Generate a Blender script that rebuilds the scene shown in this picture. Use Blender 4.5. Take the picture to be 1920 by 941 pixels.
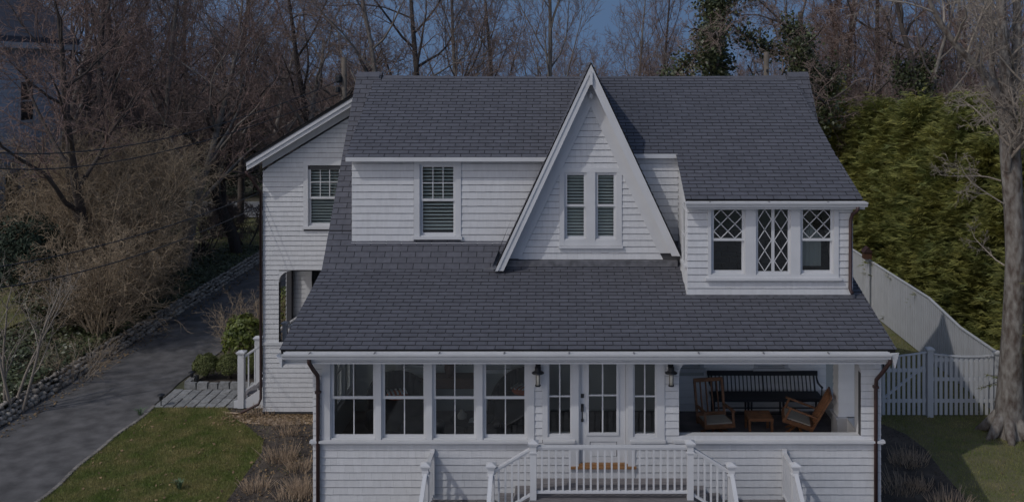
import bpy, math, random
import numpy as np
from mathutils import Vector, Matrix, Euler
R = math.radians
random.seed(7)
rng = np.random.default_rng(11)
for o in list(bpy.data.objects): bpy.data.objects.remove(o)
SC = bpy.context.scene
COL = SC.collection

# ------------------------------------------------------------------ camera, sky, sun, exposure
CAMZ, F = 9.0, 1764.0            # eye height in metres, focal length in photo pixels (1920 wide)
PXC, PYC = 1064.0, 130.0         # principal point (level camera, shifted lens)
cam = bpy.data.cameras.new('camera'); camo = bpy.data.objects.new('camera', cam); COL.objects.link(camo)
camo.location = (0, 0, CAMZ); camo.rotation_euler = (R(90), 0, 0)
cam.sensor_width = 36.0; cam.lens = 36.0*F/1920.0
cam.shift_x = -(PXC-960.0)/1920.0; cam.shift_y = -(470.5-PYC)/1920.0
cam.clip_end = 3000; cam.clip_start = 0.1
SC.camera = camo
SUN_AZ, SUN_EL = R(51.5), R(48)   # from the front towards the left, elevation
w = bpy.data.worlds.new('World'); SC.world = w; w.use_nodes = True
nt = w.node_tree; nt.nodes.clear()
sky = nt.nodes.new('ShaderNodeTexSky'); sky.sky_type = 'NISHITA'; sky.sun_disc = False
sky.sun_elevation = SUN_EL; sky.sun_rotation = R(180)+SUN_AZ
sky.altitude = 0; sky.air_density = 1.5; sky.dust_density = 2.5; sky.ozone_density = 5.0
tc = nt.nodes.new('ShaderNodeTexCoord'); mpn = nt.nodes.new('ShaderNodeMapping')   # a clear, deep blue sky without a pale horizon band
mpn.inputs['Scale'].default_value = (1, 1, .6); mpn.inputs['Location'].default_value = (0, 0, .85)
nt.links.new(tc.outputs['Generated'], mpn.inputs[0])
vn = nt.nodes.new('ShaderNodeVectorMath'); vn.operation = 'NORMALIZE'; nt.links.new(mpn.outputs[0], vn.inputs[0]); nt.links.new(vn.outputs[0], sky.inputs[0])
bg = nt.nodes.new('ShaderNodeBackground'); bg.inputs['Strength'].default_value = 0.15
wo = nt.nodes.new('ShaderNodeOutputWorld')
nt.links.new(sky.outputs[0], bg.inputs[0]); nt.links.new(bg.outputs[0], wo.inputs[0])
sl = bpy.data.lights.new('sun', 'SUN'); slo = bpy.data.objects.new('sun', sl); COL.objects.link(slo)
sl.energy = 2.0; sl.angle = R(0.6); sl.color = (1.0, 0.97, 0.93)
sv = Vector((-math.sin(SUN_AZ)*math.cos(SUN_EL), -math.cos(SUN_AZ)*math.cos(SUN_EL), math.sin(SUN_EL)))
slo.rotation_euler = sv.to_track_quat('Z', 'Y').to_euler(); slo.location = (-20, -10, 40)
vs = SC.view_settings; vs.view_transform = 'Standard'; vs.look = 'None'; vs.gamma = 1; vs.use_curve_mapping = False
vs.exposure = -0.82
SC.cycles.max_bounces = 6; SC.cycles.transparent_max_bounces = 14; SC.cycles.use_denoising = True

def PW(x, y, d):                  # photo pixel + distance -> point
    return ((x-PXC)*d/F, d, CAMZ-(y-PYC)*d/F)
def GD(x, y, z=0.0):              # photo pixel on level ground at height z -> (X, Y)
    d = (CAMZ-z)*F/(y-PYC)
    return ((x-PXC)*d/F, d)

# ------------------------------------------------------------------ materials
def M_(name, col, rough=0.6, var=0.0, scale=4.0, col2=None, bump=0.0, bscale=40.0, isl=0.0, spec=0.5, metal=0.0, detail=6, trans=0.0, stretch=None):
    m = bpy.data.materials.new(name); m.use_nodes = True
    t = m.node_tree; t.nodes.clear(); N = t.nodes.new; L = t.links.new
    out = N('ShaderNodeOutputMaterial'); b = N('ShaderNodeBsdfPrincipled'); L(b.outputs[0], out.inputs[0])
    b.inputs['Roughness'].default_value = rough; b.inputs['Metallic'].default_value = metal
    b.inputs['Specular IOR Level'].default_value = spec
    geo = N('ShaderNodeNewGeometry'); pos = geo.outputs['Position']
    if stretch:
        mp = N('ShaderNodeMapping'); mp.inputs['Scale'].default_value = stretch; L(pos, mp.inputs[0]); pos = mp.outputs[0]
    c2 = col2 if col2 else tuple(c*(1-var) for c in col)
    last = None
    if var > 0 or col2:
        n = N('ShaderNodeTexNoise'); n.inputs['Scale'].default_value = scale; n.inputs['Detail'].default_value = detail; L(pos, n.inputs['Vector'])
        rp = N('ShaderNodeMapRange'); rp.inputs['From Min'].default_value = 0.32; rp.inputs['From Max'].default_value = 0.68; L(n.outputs['Fac'], rp.inputs['Value'])
        mx = N('ShaderNodeMix'); mx.data_type = 'RGBA'; L(rp.outputs[0], mx.inputs['Factor'])
        mx.inputs['A'].default_value = (*col, 1); mx.inputs['B'].default_value = (*c2, 1); last = mx.outputs['Result']
    else:
        rgb = N('ShaderNodeRGB'); rgb.outputs[0].default_value = (*col, 1); last = rgb.outputs[0]
    if isl > 0:                    # every loose piece and every object a slightly different tone
        oi = N('ShaderNodeObjectInfo'); ad = N('ShaderNodeMath'); ad.operation = 'ADD'
        L(oi.outputs['Random'], ad.inputs[0]); L(geo.outputs['Random Per Island'], ad.inputs[1])
        fr = N('ShaderNodeMath'); fr.operation = 'FRACT'; L(ad.outputs[0], fr.inputs[0])
        mr = N('ShaderNodeMapRange'); mr.inputs['To Min'].default_value = 1-isl; mr.inputs['To Max'].default_value = 1+isl; L(fr.outputs[0], mr.inputs['Value'])
        hs = N('ShaderNodeHueSaturation'); L(mr.outputs[0], hs.inputs['Value']); L(last, hs.inputs['Color']); last = hs.outputs[0]
    L(last, b.inputs['Base Color'])
    if bump > 0:
        n2 = N('ShaderNodeTexNoise'); n2.inputs['Scale'].default_value = bscale; n2.inputs['Detail'].default_value = 5; L(pos, n2.inputs['Vector'])
        bp = N('ShaderNodeBump'); bp.inputs['Strength'].default_value = bump; bp.inputs['Distance'].default_value = 0.02
        L(n2.outputs['Fac'], bp.inputs['Height']); L(bp.outputs[0], b.inputs['Normal'])
    if trans > 0:                  # thin leaves let some light through
        tr = N('ShaderNodeBsdfTranslucent'); L(last, tr.inputs[0]); ms = N('ShaderNodeMixShader'); ms.inputs[0].default_value = trans
        L(b.outputs[0], ms.inputs[1]); L(tr.outputs[0], ms.inputs[2]); L(ms.outputs[0], out.inputs[0])
    return m
def M_glass(name, tint, refl):
    m = bpy.data.materials.new(name); m.use_nodes = True
    t = m.node_tree; t.nodes.clear(); N = t.nodes.new; L = t.links.new
    out = N('ShaderNodeOutputMaterial'); tr = N('ShaderNodeBsdfTransparent'); tr.inputs[0].default_value = (*tint, 1)
    gl = N('ShaderNodeBsdfGlossy'); gl.inputs['Roughness'].default_value = 0.02
    lw = N('ShaderNodeLayerWeight'); lw.inputs[0].default_value = 0.35
    mr = N('ShaderNodeMapRange'); mr.inputs['To Min'].default_value = refl; mr.inputs['To Max'].default_value = 0.9; L(lw.outputs['Fresnel'], mr.inputs['Value'])
    ms = N('ShaderNodeMixShader'); L(mr.outputs[0], ms.inputs[0]); L(tr.outputs[0], ms.inputs[1]); L(gl.outputs[0], ms.inputs[2]); L(ms.outputs[0], out.inputs[0])
    return m
MT = {
 'white': M_('white_paint', (.55,.555,.57), .55, .09, 2.3, isl=.02, bump=.08, bscale=60),
 'siding': M_('white_shingle_paint', (.55,.555,.57), .65, .08, 5.0, isl=.03, bump=.25, bscale=45, stretch=(3,3,.6)),
 'porchwhite': M_('lifted_porch_white', (.80,.80,.80), .55, .05, 4, isl=.03),  # lighter copy of the house white; brightens the shaded porch by colour
 'backing': M_('siding_shadow_line', (.05,.05,.055), .8),  # dark strip left under each siding course stands in for its shadow line
 'iwall': M_('interior_wall', (.46,.48,.46), .8, .1, 2),
 'roof': M_('asphalt_shingle', (.108,.110,.130), .85, .18, 9, isl=.09, bump=.6, bscale=130, spec=.3),
 'roofbase_shadow': M_('roof_underlay_and_shadow', (.012,.012,.014), .9),
 'lead': M_('lead_flashing', (.15,.15,.165), .6, .5, 8, bump=.4, bscale=12),
 'copper': M_('brown_metal', (.055,.028,.026), .5, .3, 6),
 'black': M_('black_metal', (.015,.016,.019), .45),
 'blackpaint': M_('black_bench_paint', (.014,.016,.022), .5, .2, 10),
 'teak': M_('teak_wood', (.30,.135,.060), .55, .45, 7, isl=.15, stretch=(1,1,4), bump=.2, bscale=60),
 'threshold': M_('oiled_oak', (.30,.155,.065), .5, .3, 9),
 'cushion': M_('seat_cushion', (.42,.38,.32), .9, .12, 30, bump=.3, bscale=150),
 'floor': M_('porch_floor', (.19,.17,.175), .75, .5, 3),
 'deck': M_('weathered_deck', (.21,.195,.20), .75, .45, 6, isl=.12, stretch=(.6,6,6), bump=.3, bscale=40),
 'glass': M_glass('window_glass', (.93,.95,.945), .0),
 'oldglass': M_glass('old_glass', (.86,.89,.88), .005),
 'frost': M_('frosted_glass', (.55,.52,.44), .4, .2, 20),
 'blind': M_('blind_slat', (.72,.76,.72), .5, isl=.06),
 'dark': M_('dark_upholstery', (.010,.014,.018), .8),
 'orange': M_('orange_stripe', (.42,.075,.02), .8),
 'red': M_('red_cloth', (.30,.03,.03), .8),
 'curtain': M_('curtain', (.45,.46,.45), .9),
 'brownwood': M_('brown_wood', (.09,.04,.022), .6, .3, 6),
 'asphalt': M_('asphalt', (.135,.128,.126), .9, .55, 2.2, detail=14, bump=.5, bscale=90, isl=0),
 'ground': M_('leaf_litter', (.095,.075,.052), .95, col2=(.065,.070,.032), scale=.7, bump=.6, bscale=12),
 'lawn': M_('lawn_soil', (.11,.115,.045), .95, col2=(.165,.145,.08), scale=1.6, bump=.5, bscale=40),
 'grass': M_('grass', (.140,.195,.040), .7, col2=(.34,.295,.125), scale=1.7, isl=.35, trans=.3),
 'mulch': M_('mulch', (.034,.028,.026), .95, col2=(.115,.092,.072), scale=1.6, bump=.9, bscale=30),
 'straw': M_('straw', (.46,.35,.25), .9, col2=(.30,.22,.15), scale=14, isl=.3),
 'chip': M_('mulch_chip', (.045,.034,.030), .95, col2=(.13,.10,.08), scale=20, isl=.5),
 'gravel': M_('pale_gravel', (.24,.235,.225), .95, .3, 4, bump=.5, bscale=30),
 'granite': M_('granite', (.27,.27,.265), .85, .4, 12, isl=.18, bump=.5, bscale=40),
 'cobble': M_('fieldstone', (.38,.335,.285), .9, .5, 9, isl=.40, bump=.6, bscale=30),
 'joint': M_('sandy_joint', (.06,.045,.03), .95, .4, 9),
 'edging': M_('path_edging', (.24,.22,.20), .9, .4, 8, isl=.2, bump=.6, bscale=30),
 'bark': M_('bark_grey', (.13,.112,.095), .95, col2=(.24,.22,.20), scale=5, bump=1.0, bscale=16, stretch=(1,1,.35)),
 'barkbig': M_('bark_lichen', (.085,.062,.050), .95, col2=(.26,.24,.215), scale=9, bump=1.0, bscale=22, stretch=(1,1,.45), detail=10),
 'bark_dark': M_('bark_dark', (.085,.070,.062), .95, .4, 4, bump=.8, bscale=14, stretch=(1,1,.35)),
 'twig': M_('twig_grey_brown', (.20,.148,.126), .9, isl=.35),
 'twig_red': M_('twig_red_brown', (.195,.132,.112), .9, isl=.35),
 'twig_tan': M_('twig_tan', (.30,.23,.155), .9, isl=.4),
 'twig_pale': M_('twig_pale', (.27,.23,.19), .9, isl=.3),
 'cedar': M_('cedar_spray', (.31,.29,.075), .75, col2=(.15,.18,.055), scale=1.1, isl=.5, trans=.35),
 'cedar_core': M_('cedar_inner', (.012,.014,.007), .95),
 'spruce': M_('dark_needles', (.020,.034,.018), .8, isl=.4, trans=.1),
 'box': M_('boxwood_leaf', (.11,.125,.036), .7, isl=.45, trans=.2),
 'rhodo': M_('yellow_green_leaf', (.15,.17,.028), .5, col2=(.07,.10,.022), scale=4, isl=.4, trans=.2),
 'ivy': M_('ivy_leaf', (.050,.066,.030), .42, col2=(.085,.095,.04), scale=2, isl=.5, trans=.1),
 'deadleaf': M_('dead_leaf', (.20,.135,.07), .85, isl=.4),
 'beech': M_('beech_leaf', (.085,.042,.024), .8, isl=.4, trans=.2),
 'daff': M_('daffodil_leaf', (.09,.14,.07), .6, isl=.2),
 'neigh': M_('pale_blue_siding', (.55,.58,.64), .7, .1, 2),
 'bounce_paving': M_('bounce_concrete', (.33,.32,.31), .9, .2, 2),
 'pole': M_('pole_wood', (.13,.11,.09), .9, .3, 5),
 'wire': M_('black_cable', (.02,.02,.024), .6),
}

# ------------------------------------------------------------------ mesh builder
ORG = {}
class MB:
    def __init__(s, mp=None):
        s.v = []; s.f = []; s.mi = []; s.mp = mp; s.flip = False
        if mp:
            o = np.array(mp(0,0,0)); a = np.array(mp(1,0,0))-o; b = np.array(mp(0,1,0))-o; c = np.array(mp(0,0,1))-o
            s.flip = np.dot(np.cross(a, b), c) < 0
    def add(s, vs, fs, mi=None):
        k = len(s.v)
        if mi: s.mi.extend(mi)
        if s.mp: vs = [s.mp(*p) for p in vs]
        s.v.extend([tuple(p) for p in vs])
        for f in fs:
            g = [i+k for i in f]
            s.f.append(g[::-1] if s.flip else g)
        return s
    def hexa(s, p):               # p: bottom 4 (ccw from above), top 4
        return s.add(p, [(3,2,1,0),(4,5,6,7),(0,1,5,4),(1,2,6,5),(2,3,7,6),(3,0,4,7)])
    def box(s, x0,x1,y0,y1,z0,z1):
        return s.hexa([(x0,y0,z0),(x1,y0,z0),(x1,y1,z0),(x0,y1,z0),(x0,y0,z1),(x1,y0,z1),(x1,y1,z1),(x0,y1,z1)])
    def bar(s, p, q, wx, wy, up=(0,0,1)):   # rectangular bar from p to q
        p = Vector(p); q = Vector(q); d = (q-p).normalized(); u = Vector(up)
        a = d.cross(u)
        if a.length < 1e-4: a = d.cross(Vector((0,1,0)))
        a.normalize(); b = a.cross(d).normalized(); a *= wx/2; b *= wy/2
        c = lambda o: [o-a-b, o+a-b, o+a+b, o-a+b]
        r0 = c(p); r1 = c(q)
        return s.add([tuple(x) for x in r0+r1], [(0,1,2,3),(7,6,5,4),(0,4,5,1),(1,5,6,2),(2,6,7,3),(3,7,4,0)])
    def prism(s, poly, b0, b1):   # polygon in (a,c) extruded along b
        n = len(poly)
        vs = [(a,b0,c) for a,c in poly]+[(a,b1,c) for a,c in poly]
        fs = [tuple(range(n)), tuple(range(2*n-1, n-1, -1))]+[(i, i+n, (i+1)%n+n, (i+1)%n) for i in range(n)]
        return s.add(vs, fs)
    def prism_x(s, poly, a0, a1): # polygon in (b,c) extruded along a
        n = len(poly)
        vs = [(a0,b,c) for b,c in poly]+[(a1,b,c) for b,c in poly]
        fs = [tuple(range(n-1,-1,-1)), tuple(range(n,2*n))]+[(i, (i+1)%n, (i+1)%n+n, i+n) for i in range(n)]
        return s.add(vs, fs)
    def tube(s, pts, rad, n=8):
        pts = [Vector(p) for p in pts]
        if not hasattr(rad, '__len__'): rad = [rad]*len(pts)
        vs = []; ref = None
        for i, p in enumerate(pts):
            d = (pts[min(i+1,len(pts)-1)]-pts[max(i-1,0)]).normalized()
            if ref is None: ref = d.orthogonal().normalized()
            a = (ref-d*ref.dot(d)).normalized(); ref = a; b = d.cross(a)
            for k in range(n):
                t = 2*math.pi*k/n; vs.append(tuple(p+(a*math.cos(t)+b*math.sin(t))*rad[i]))
        fs = []
        for i in range(len(pts)-1):
            for k in range(n): fs.append((i*n+k, i*n+(k+1)%n, (i+1)*n+(k+1)%n, (i+1)*n+k))
        fs.append(tuple(range(n-1,-1,-1))); fs.append(tuple(range((len(pts)-1)*n, len(pts)*n)))
        return s.add(vs, fs)
    def lathe(s, prof, c=(0,0,0), n=14):
        vs = []; fs = []
        for r, z in prof:
            for k in range(n):
                t = 2*math.pi*k/n; vs.append((c[0]+r*math.cos(t), c[1]+r*math.sin(t), c[2]+z))
        for i in range(len(prof)-1):
            for k in range(n): fs.append((i*n+k, i*n+(k+1)%n, (i+1)*n+(k+1)%n, (i+1)*n+k))
        fs.append(tuple(range(n-1,-1,-1))); fs.append(tuple(range((len(prof)-1)*n, len(prof)*n)))
        return s.add(vs, fs)
    def grid(s, a0,a1,c0,c1,b0,b1, holes):   # wall sheet with rectangular holes (a, c), b = thickness range
        A = sorted({a0,a1,*[max(a0,min(a1,h[i])) for h in holes for i in (0,1)]})
        C = sorted({c0,c1,*[max(c0,min(c1,h[i])) for h in holes for i in (2,3)]})
        for j in range(len(C)-1):
            run = None
            for i in range(len(A)-1):
                am, cm = (A[i]+A[i+1])/2, (C[j]+C[j+1])/2
                solid = not any(h[0] < am < h[1] and h[2] < cm < h[3] for h in holes)
                if solid: run = (run[0] if run else A[i], A[i+1])
                if run and (not solid or i == len(A)-2):
                    s.box(run[0], run[1], b0, b1, C[j], C[j+1]); run = None
        return s
    def build(s, name, mat, parent=None, smooth=False, recenter=True):
        v = np.array(s.v, dtype=float)
        c = (v.min(0)+v.max(0))/2 if recenter else np.zeros(3)
        if parent is None and recenter: c[2] = v[:,2].min()
        me = bpy.data.meshes.new(name); me.from_pydata((v-c).tolist(), [], s.f); me.update()
        for m_ in (mat if isinstance(mat, tuple) else (mat,)): me.materials.append(MT[m_])
        if s.mi: me.polygons.foreach_set('material_index', s.mi)
        if smooth: me.polygons.foreach_set('use_smooth', [True]*len(me.polygons))
        o = bpy.data.objects.new(name, me); COL.objects.link(o)
        place(o, c, parent)
        return o
def place(o, c, parent):
    po = ORG.get(parent.name, (0,0,0)) if parent else (0,0,0)
    o.location = (c[0]-po[0], c[1]-po[1], c[2]-po[2])
    ORG[o.name] = tuple(c)
    if parent: o.parent = parent
def raw(name, V, Fc, mat, parent=None, smooth=False, kind=None):   # numpy arrays: V (n,3), Fc (m,k)
    V = np.asarray(V, dtype=np.float32); Fc = np.asarray(Fc, dtype=np.int32)
    c = (V.min(0)+V.max(0))/2
    if parent is None: c[2] = V[:,2].min()
    me = bpy.data.meshes.new(name); n, k = Fc.shape
    me.vertices.add(len(V)); me.vertices.foreach_set('co', (V-c).ravel())
    me.loops.add(n*k); me.loops.foreach_set('vertex_index', Fc.ravel())
    me.polygons.add(n); me.polygons.foreach_set('loop_start', np.arange(n, dtype=np.int32)*k); me.polygons.foreach_set('loop_total', np.full(n, k, np.int32))
    if smooth: me.polygons.foreach_set('use_smooth', np.ones(n, bool))
    me.update(calc_edges=True); me.materials.append(MT[mat])
    o = bpy.data.objects.new(name, me); COL.objects.link(o); place(o, c, parent)
    if kind: o['kind'] = kind
    return o
def thing(name, label, cat, loc=(0,0,0), rz=0, group=None, world=True):
    o = bpy.data.objects.new(name, None); COL.objects.link(o); o.location = loc; o.rotation_euler = (0,0,rz); o.empty_display_size = .2
    tag(o, label, cat, group); ORG[o.name] = tuple(loc) if world else (0,0,0)
    return o
def tag(o, label, cat, group=None):
    o['label'] = label; o['category'] = cat
    if group: o['group'] = group
    return o
def kind(o, k): o['kind'] = k; return o
def clone(o, parent=None):
    c = o.copy(); COL.objects.link(c)
    if parent: c.parent = parent
    for ch in o.children: clone(ch, c)
    return c

# ================================================================== THE HOUSE
house = thing('shingled_house', 'white shingled house with dark grey roof, pointed gable and enclosed front porch', 'house', (0.5, 21.0, 0.0))
YF = 18.0
U = lambda x: (x-PXC)/98.0
ZF = lambda y: CAMZ-(y-PYC)/98.0
def front(Y): return lambda u, o, z: (u, Y-o, z)          # plane facing the street, o = outwards
def leftw(X): return lambda u, o, z: (X-o, u, z)          # facing -x
def rightw(X): return lambda u, o, z: (X+o, u, z)         # facing +x

# ---- shingle siding: courses of separate shingles with butts proud of the course below
WIDTHS = (.11,.14,.17,.20,.23,.27)
SHARE = {}
def shingle_pts(u0b,u1b,u0t,u1t,z0,z1,tb,tt):
    return [(u0b,0,z0),(u1b,0,z0),(u1t,0,z1),(u0t,0,z1),(u0b,tb,z0),(u1b,tb,z0),(u1t,tt,z1),(u0t,tt,z1)]
SH_F = [(4,5,1,0),(4,7,6,5),(5,6,2,1),(0,3,7,4),(7,3,2,6)]
def siding(wall, mp, z0, z1, Lf, Rf, holes=(), e=.141, indiv=None, seed=0, zref=None, mat='siding'):
    rr = random.Random(seed); mb = MB(mp); n = 0
    zs = z0 if zref is None else zref+math.ceil((z0-zref)/e)*e-e
    z = zs
    while z < z1-.01:
        a, b = max(z, z0), min(z+e, z1)
        if b-a > .015:
            L0, R0, L1, R1 = Lf(a), Rf(a), Lf(b), Rf(b)
            lo, hi = min(L0, L1), max(R0, R1)
            hs = sorted([(h[0], h[1]) for h in holes if h[2] < (a+b)/2 < h[3]])
            iv = []; cur = lo
            for h0, h1 in hs:
                if h1 <= cur: continue
                if h0 > cur: iv.append((cur, min(h0, hi)))
                cur = max(cur, h1)
            if cur < hi: iv.append((cur, hi))
            for (s0, s1) in iv:
                u = s0
                while u < s1-.001:
                    wd = rr.choice(WIDTHS); v = u+wd
                    if s1-v < .08: v = s1
                    wob = rr.uniform(-.004, .004) if v < s1 else 0
                    ub0, ub1, ut0, ut1 = u, v-.0012, u, v-.0012
                    if u == s0: ub0, ut0 = max(ub0, L0 if abs(s0-lo)<1e-6 else ub0), max(ut0, L1 if abs(s0-lo)<1e-6 else ut0)
                    if v == s1 and abs(s1-hi) < 1e-6: ub1, ut1 = R0, R1
                    ub0 = max(ub0, L0); ut0 = max(ut0, L1); ub1 = min(ub1, R0); ut1 = min(ut1, R1)
                    if ub1 > ub0+.004 or ut1 > ut0+.004:
                        if ub1 < ub0: ub1 = ub0 = max(min(ub0, R0), L0)
                        if ut1 < ut0: ut0 = ut1 = min(max(ut0, L1), R1)
                        dz = rr.uniform(-.002, .0015) if a == z else 0
                        tb = .022+rr.uniform(-.001, .001)
                        if indiv and indiv[0] > 0 and indiv[1] <= a < indiv[2] and b-a > e*.9:
                            key = (round(ub1-ub0, 3), tb > .022)
                            if key not in SHARE:
                                t = MB(mp); t.add(shingle_pts(0, ub1-ub0, 0, ut1-ut0, 0, e-.011, .0215 if tb < .022 else .0225, .006), SH_F)
                                o_ = np.array(mp(0,0,0)); me = bpy.data.meshes.new('shingle')
                                me.from_pydata([tuple(np.array(p)-o_) for p in t.v], [], t.f); me.materials.append(MT['siding']); SHARE[key] = me
                            ob = bpy.data.objects.new('shingle', SHARE[key]); COL.objects.link(ob); place(ob, mp(ub0, 0, a+dz), wall); indiv[0] -= 1
                        else:
                            mb.add(shingle_pts(ub0, ub1, ut0, ut1, a+dz, max(b-.011, a+.012), tb, .006), SH_F)
                    u = v
        z += e
    if mb.v: kind(mb.build('siding_shingles', mat, wall), 'stuff')

# ---- roof shingle fields
TABW, EXPO = .337, .143
TABS = {}
def tab_pts(u0b,u1b,u0t,u1t,s0,s1,h0,h1): return [(u0b,s0,0),(u1b,s0,0),(u1t,s1,0),(u0t,s1,0),(u0b,s0,h0),(u1b,s0,h0),(u1t,s1,h1),(u0t,s1,h1)]
TAB_F = [(0,1,5,4),(4,5,6,7),(1,2,6,5),(3,0,4,7)]; TAB_M = [1,0,1,1]      # near-black edge faces paint in the shadow lines between courses
def roof_map(p0, sd, ud=(1,0,0)):          # p0 at s=0; slope direction sd (unit); u along ud
    p0 = np.array(p0, float); sd = np.array(sd, float); sd /= np.linalg.norm(sd); ud = np.array(ud, float); nrm = np.cross(ud, sd)
    if nrm[2] < 0: nrm = -nrm
    return (lambda u, s, h: tuple(p0+ud*u+sd*s+nrm*h)), sd, nrm
def roof_field(part, mpt, s1, Lf, Rf, quota=0, seed=0, stag=0, s0=0.0):
    mp, sd, nrm = mpt; rr = random.Random(seed); mb = MB(mp); row = 0; s = s0
    ang = math.atan2(sd[2], sd[1])
    while s < s1-.02:
        e = min(EXPO, s1-s); L0, R0, L1, R1 = Lf(s), Rf(s), Lf(s+e), Rf(s+e)
        off = ((row+stag) % 2)*TABW/2+((row*7) % 5)*.006
        k = math.floor((min(L0, L1)-off)/TABW)
        u = off+k*TABW
        while u < max(R0, R1):
            a, b = u+.007, u+TABW-.007; u += TABW
            a0, b0, a1, b1 = max(a, L0), min(b, R0), max(a, L1), min(b, R1)
            if b0-a0 < .02 and b1-a1 < .02: continue
            if b0 < a0: b0 = a0 = min(max(a0, L0), R0)
            if b1 < a1: b1 = a1 = min(max(a1, L1), R1)
            lift = rr.uniform(0, .003)
            if quota > 0 and b0-a0 > TABW-.02 and abs(a0-a1) < 1e-6 and e == EXPO:
                q = rr.randrange(3)
                if q not in TABS:
                    me = bpy.data.meshes.new('shingle'); me.from_pydata(tab_pts(0, TABW-.014, 0, TABW-.014, 0, EXPO+.012, .016+.002*q, .003), [], TAB_F); me.materials.append(MT['roof']); me.materials.append(MT['roofbase_shadow']); me.polygons.foreach_set('material_index', TAB_M); TABS[q] = me
                ob = bpy.data.objects.new('shingle', TABS[q]); COL.objects.link(ob); place(ob, mp(a0, s, 0), part); ob.rotation_euler = (ang, 0, 0); quota -= 1
            else:
                mb.add(tab_pts(a0, b0, a1, b1, s, s+e+.012, .016+lift, .003), TAB_F, TAB_M)
        s += EXPO; row += 1
    kind(mb.build('roof_shingles', ('roof','roofbase_shadow'), part), 'stuff')
def slab(name, quad, t, mat='roofbase_shadow'):   # quad of 4 top corners, thickness t straight down
    lo = [(p[0],p[1],p[2]-t) for p in quad]
    return MB().hexa(lo+list(quad)).build(name, mat, house)

# ---- profile of the main roof (y, z)
XL, XR = -5.33, 6.10
EA, BR, RG = (17.50, 3.80), (20.50, 4.64), (23.95, 8.92)
def dirn(a, b): v = np.array([0, b[0]-a[0], b[1]-a[1]]); return v/np.linalg.norm(v), float(np.linalg.norm(v))
lowr = slab('porch_roof', [(XL,EA[0],EA[1]),(XR,EA[0],EA[1]),(XR,BR[0],BR[1]),(XL,BR[0],BR[1])], .10)
d0, l0 = dirn(EA, BR)
roof_field(lowr, roof_map((0,EA[0]-.03,EA[1]-.008), d0), l0+.03, lambda s: XL-.02, lambda s: XR+.02, quota=300, seed=1)
d1, l1 = dirn(BR, RG)
PT = lambda y: (y, BR[1]+(y-BR[0])*(RG[1]-BR[1])/(RG[0]-BR[0]))
mid = PT(21.10)
main = slab('main_roof', [(XL,BR[0],BR[1]),(XR,BR[0],BR[1]),(XR,mid[0],mid[1]),(XL,mid[0],mid[1])], .12)
roof_field(main, roof_map((0,BR[0],BR[1]), d1), (21.08-BR[0])/(RG[0]-BR[0])*l1, lambda s: XL-.02, lambda s: XR+.02, seed=2)
ls = slab('main_roof_edge', [(XL,mid[0],mid[1]),(-4.70,mid[0],mid[1]),(-4.70,RG[0],RG[1]-.01),(XL,RG[0],RG[1]-.01)], .12)
sm = (mid[0]-BR[0])/(RG[0]-BR[0])*l1
roof_field(ls, roof_map((0,BR[0],BR[1]), d1), l1-.01, lambda s: XL-.02, lambda s: -4.72, seed=3, s0=sm)
rs = slab('main_roof_edge', [(5.55,mid[0],mid[1]),(XR,mid[0],mid[1]),(XR,RG[0],RG[1]-.01),(5.55,RG[0],RG[1]-.01)], .12)
roof_field(rs, roof_map((0,BR[0],BR[1]), d1), l1-.01, lambda s: 5.55, lambda s: XR+.02, seed=4, s0=sm)
# rear slope
bk = slab('rear_roof', [(XR,29.6,4.2),(XL,29.6,4.2),(XL,RG[0]+.02,8.74),(XR,RG[0]+.02,8.74)][::-1], .12, 'roof')
# shed roofs over the dormers
SK = (20.85, 7.13); SG = (23.95, 8.80)
d2, l2 = dirn(SK, SG)
shl = slab('shed_roof', [(-4.87,20.72,7.055),(0.6,20.72,7.055),(0.6,SG[0],SG[1]),(-4.89,SG[0],SG[1])], .09)
m2 = roof_map((0,20.70,7.055), (0,SG[0]-20.70,SG[1]+.005-7.055))
roof_field(shl, m2, math.hypot(SG[0]-20.70, 1.75), lambda s: -4.90, lambda s: .60, seed=5)
RE = (19.22, 6.36)
xr = lambda y: 5.73+(23.95-y)*.060
shr = slab('shed_roof', [(0.4,SK[0],SK[1]),(xr(SK[0]),SK[0],SK[1]),(xr(SG[0]),SG[0],SG[1]),(0.4,SG[0],SG[1])], .09)
roof_field(shr, roof_map((0,SK[0],SK[1]), d2), l2+.02, lambda s: .4, lambda s: xr(SK[0]+s*d2[1])+.01, seed=6)
d3, l3 = dirn(RE, SK)
she = slab('dormer_roof', [(2.42,RE[0],RE[1]),(xr(RE[0]),RE[0],RE[1]),(xr(SK[0]),SK[0],SK[1]),(2.42,SK[0],SK[1])], .09)
roof_field(she, roof_map((0,RE[0]-.04,RE[1]-.017), d3), l3+.045, lambda s: 2.40, lambda s: xr(RE[0]-.04+s*d3[1])+.01, seed=7, stag=1)
# ridge caps: the old ridge sags a little between its ends
mb = MB(); x = XL-.02; k = 0
def rdg(x): return 8.895 if x < -4.9 or x > 5.72 else 8.815-.045*(1-((x-.4)/5.3)**2)
while x < XR:
    x1 = min(x+.30, XR+.02); h = rdg((x+x1)/2)-8.965+.012+.004*(k % 2)
    mb.add([(x,23.80,8.87+h),(x1,23.80,8.87+h),(x1,23.95,8.985+h),(x,23.95,8.985+h),(x1,24.10,8.87+h),(x,24.10,8.87+h),(x,23.80,8.80+h),(x1,23.80,8.80+h)], [(0,1,2,3),(3,2,4,5),(6,7,1,0),(0,3,5),(1,4,2)])
    x = x1-.012; k += 1
kind(mb.build('ridge_caps', 'roof', main), 'stuff')

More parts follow.
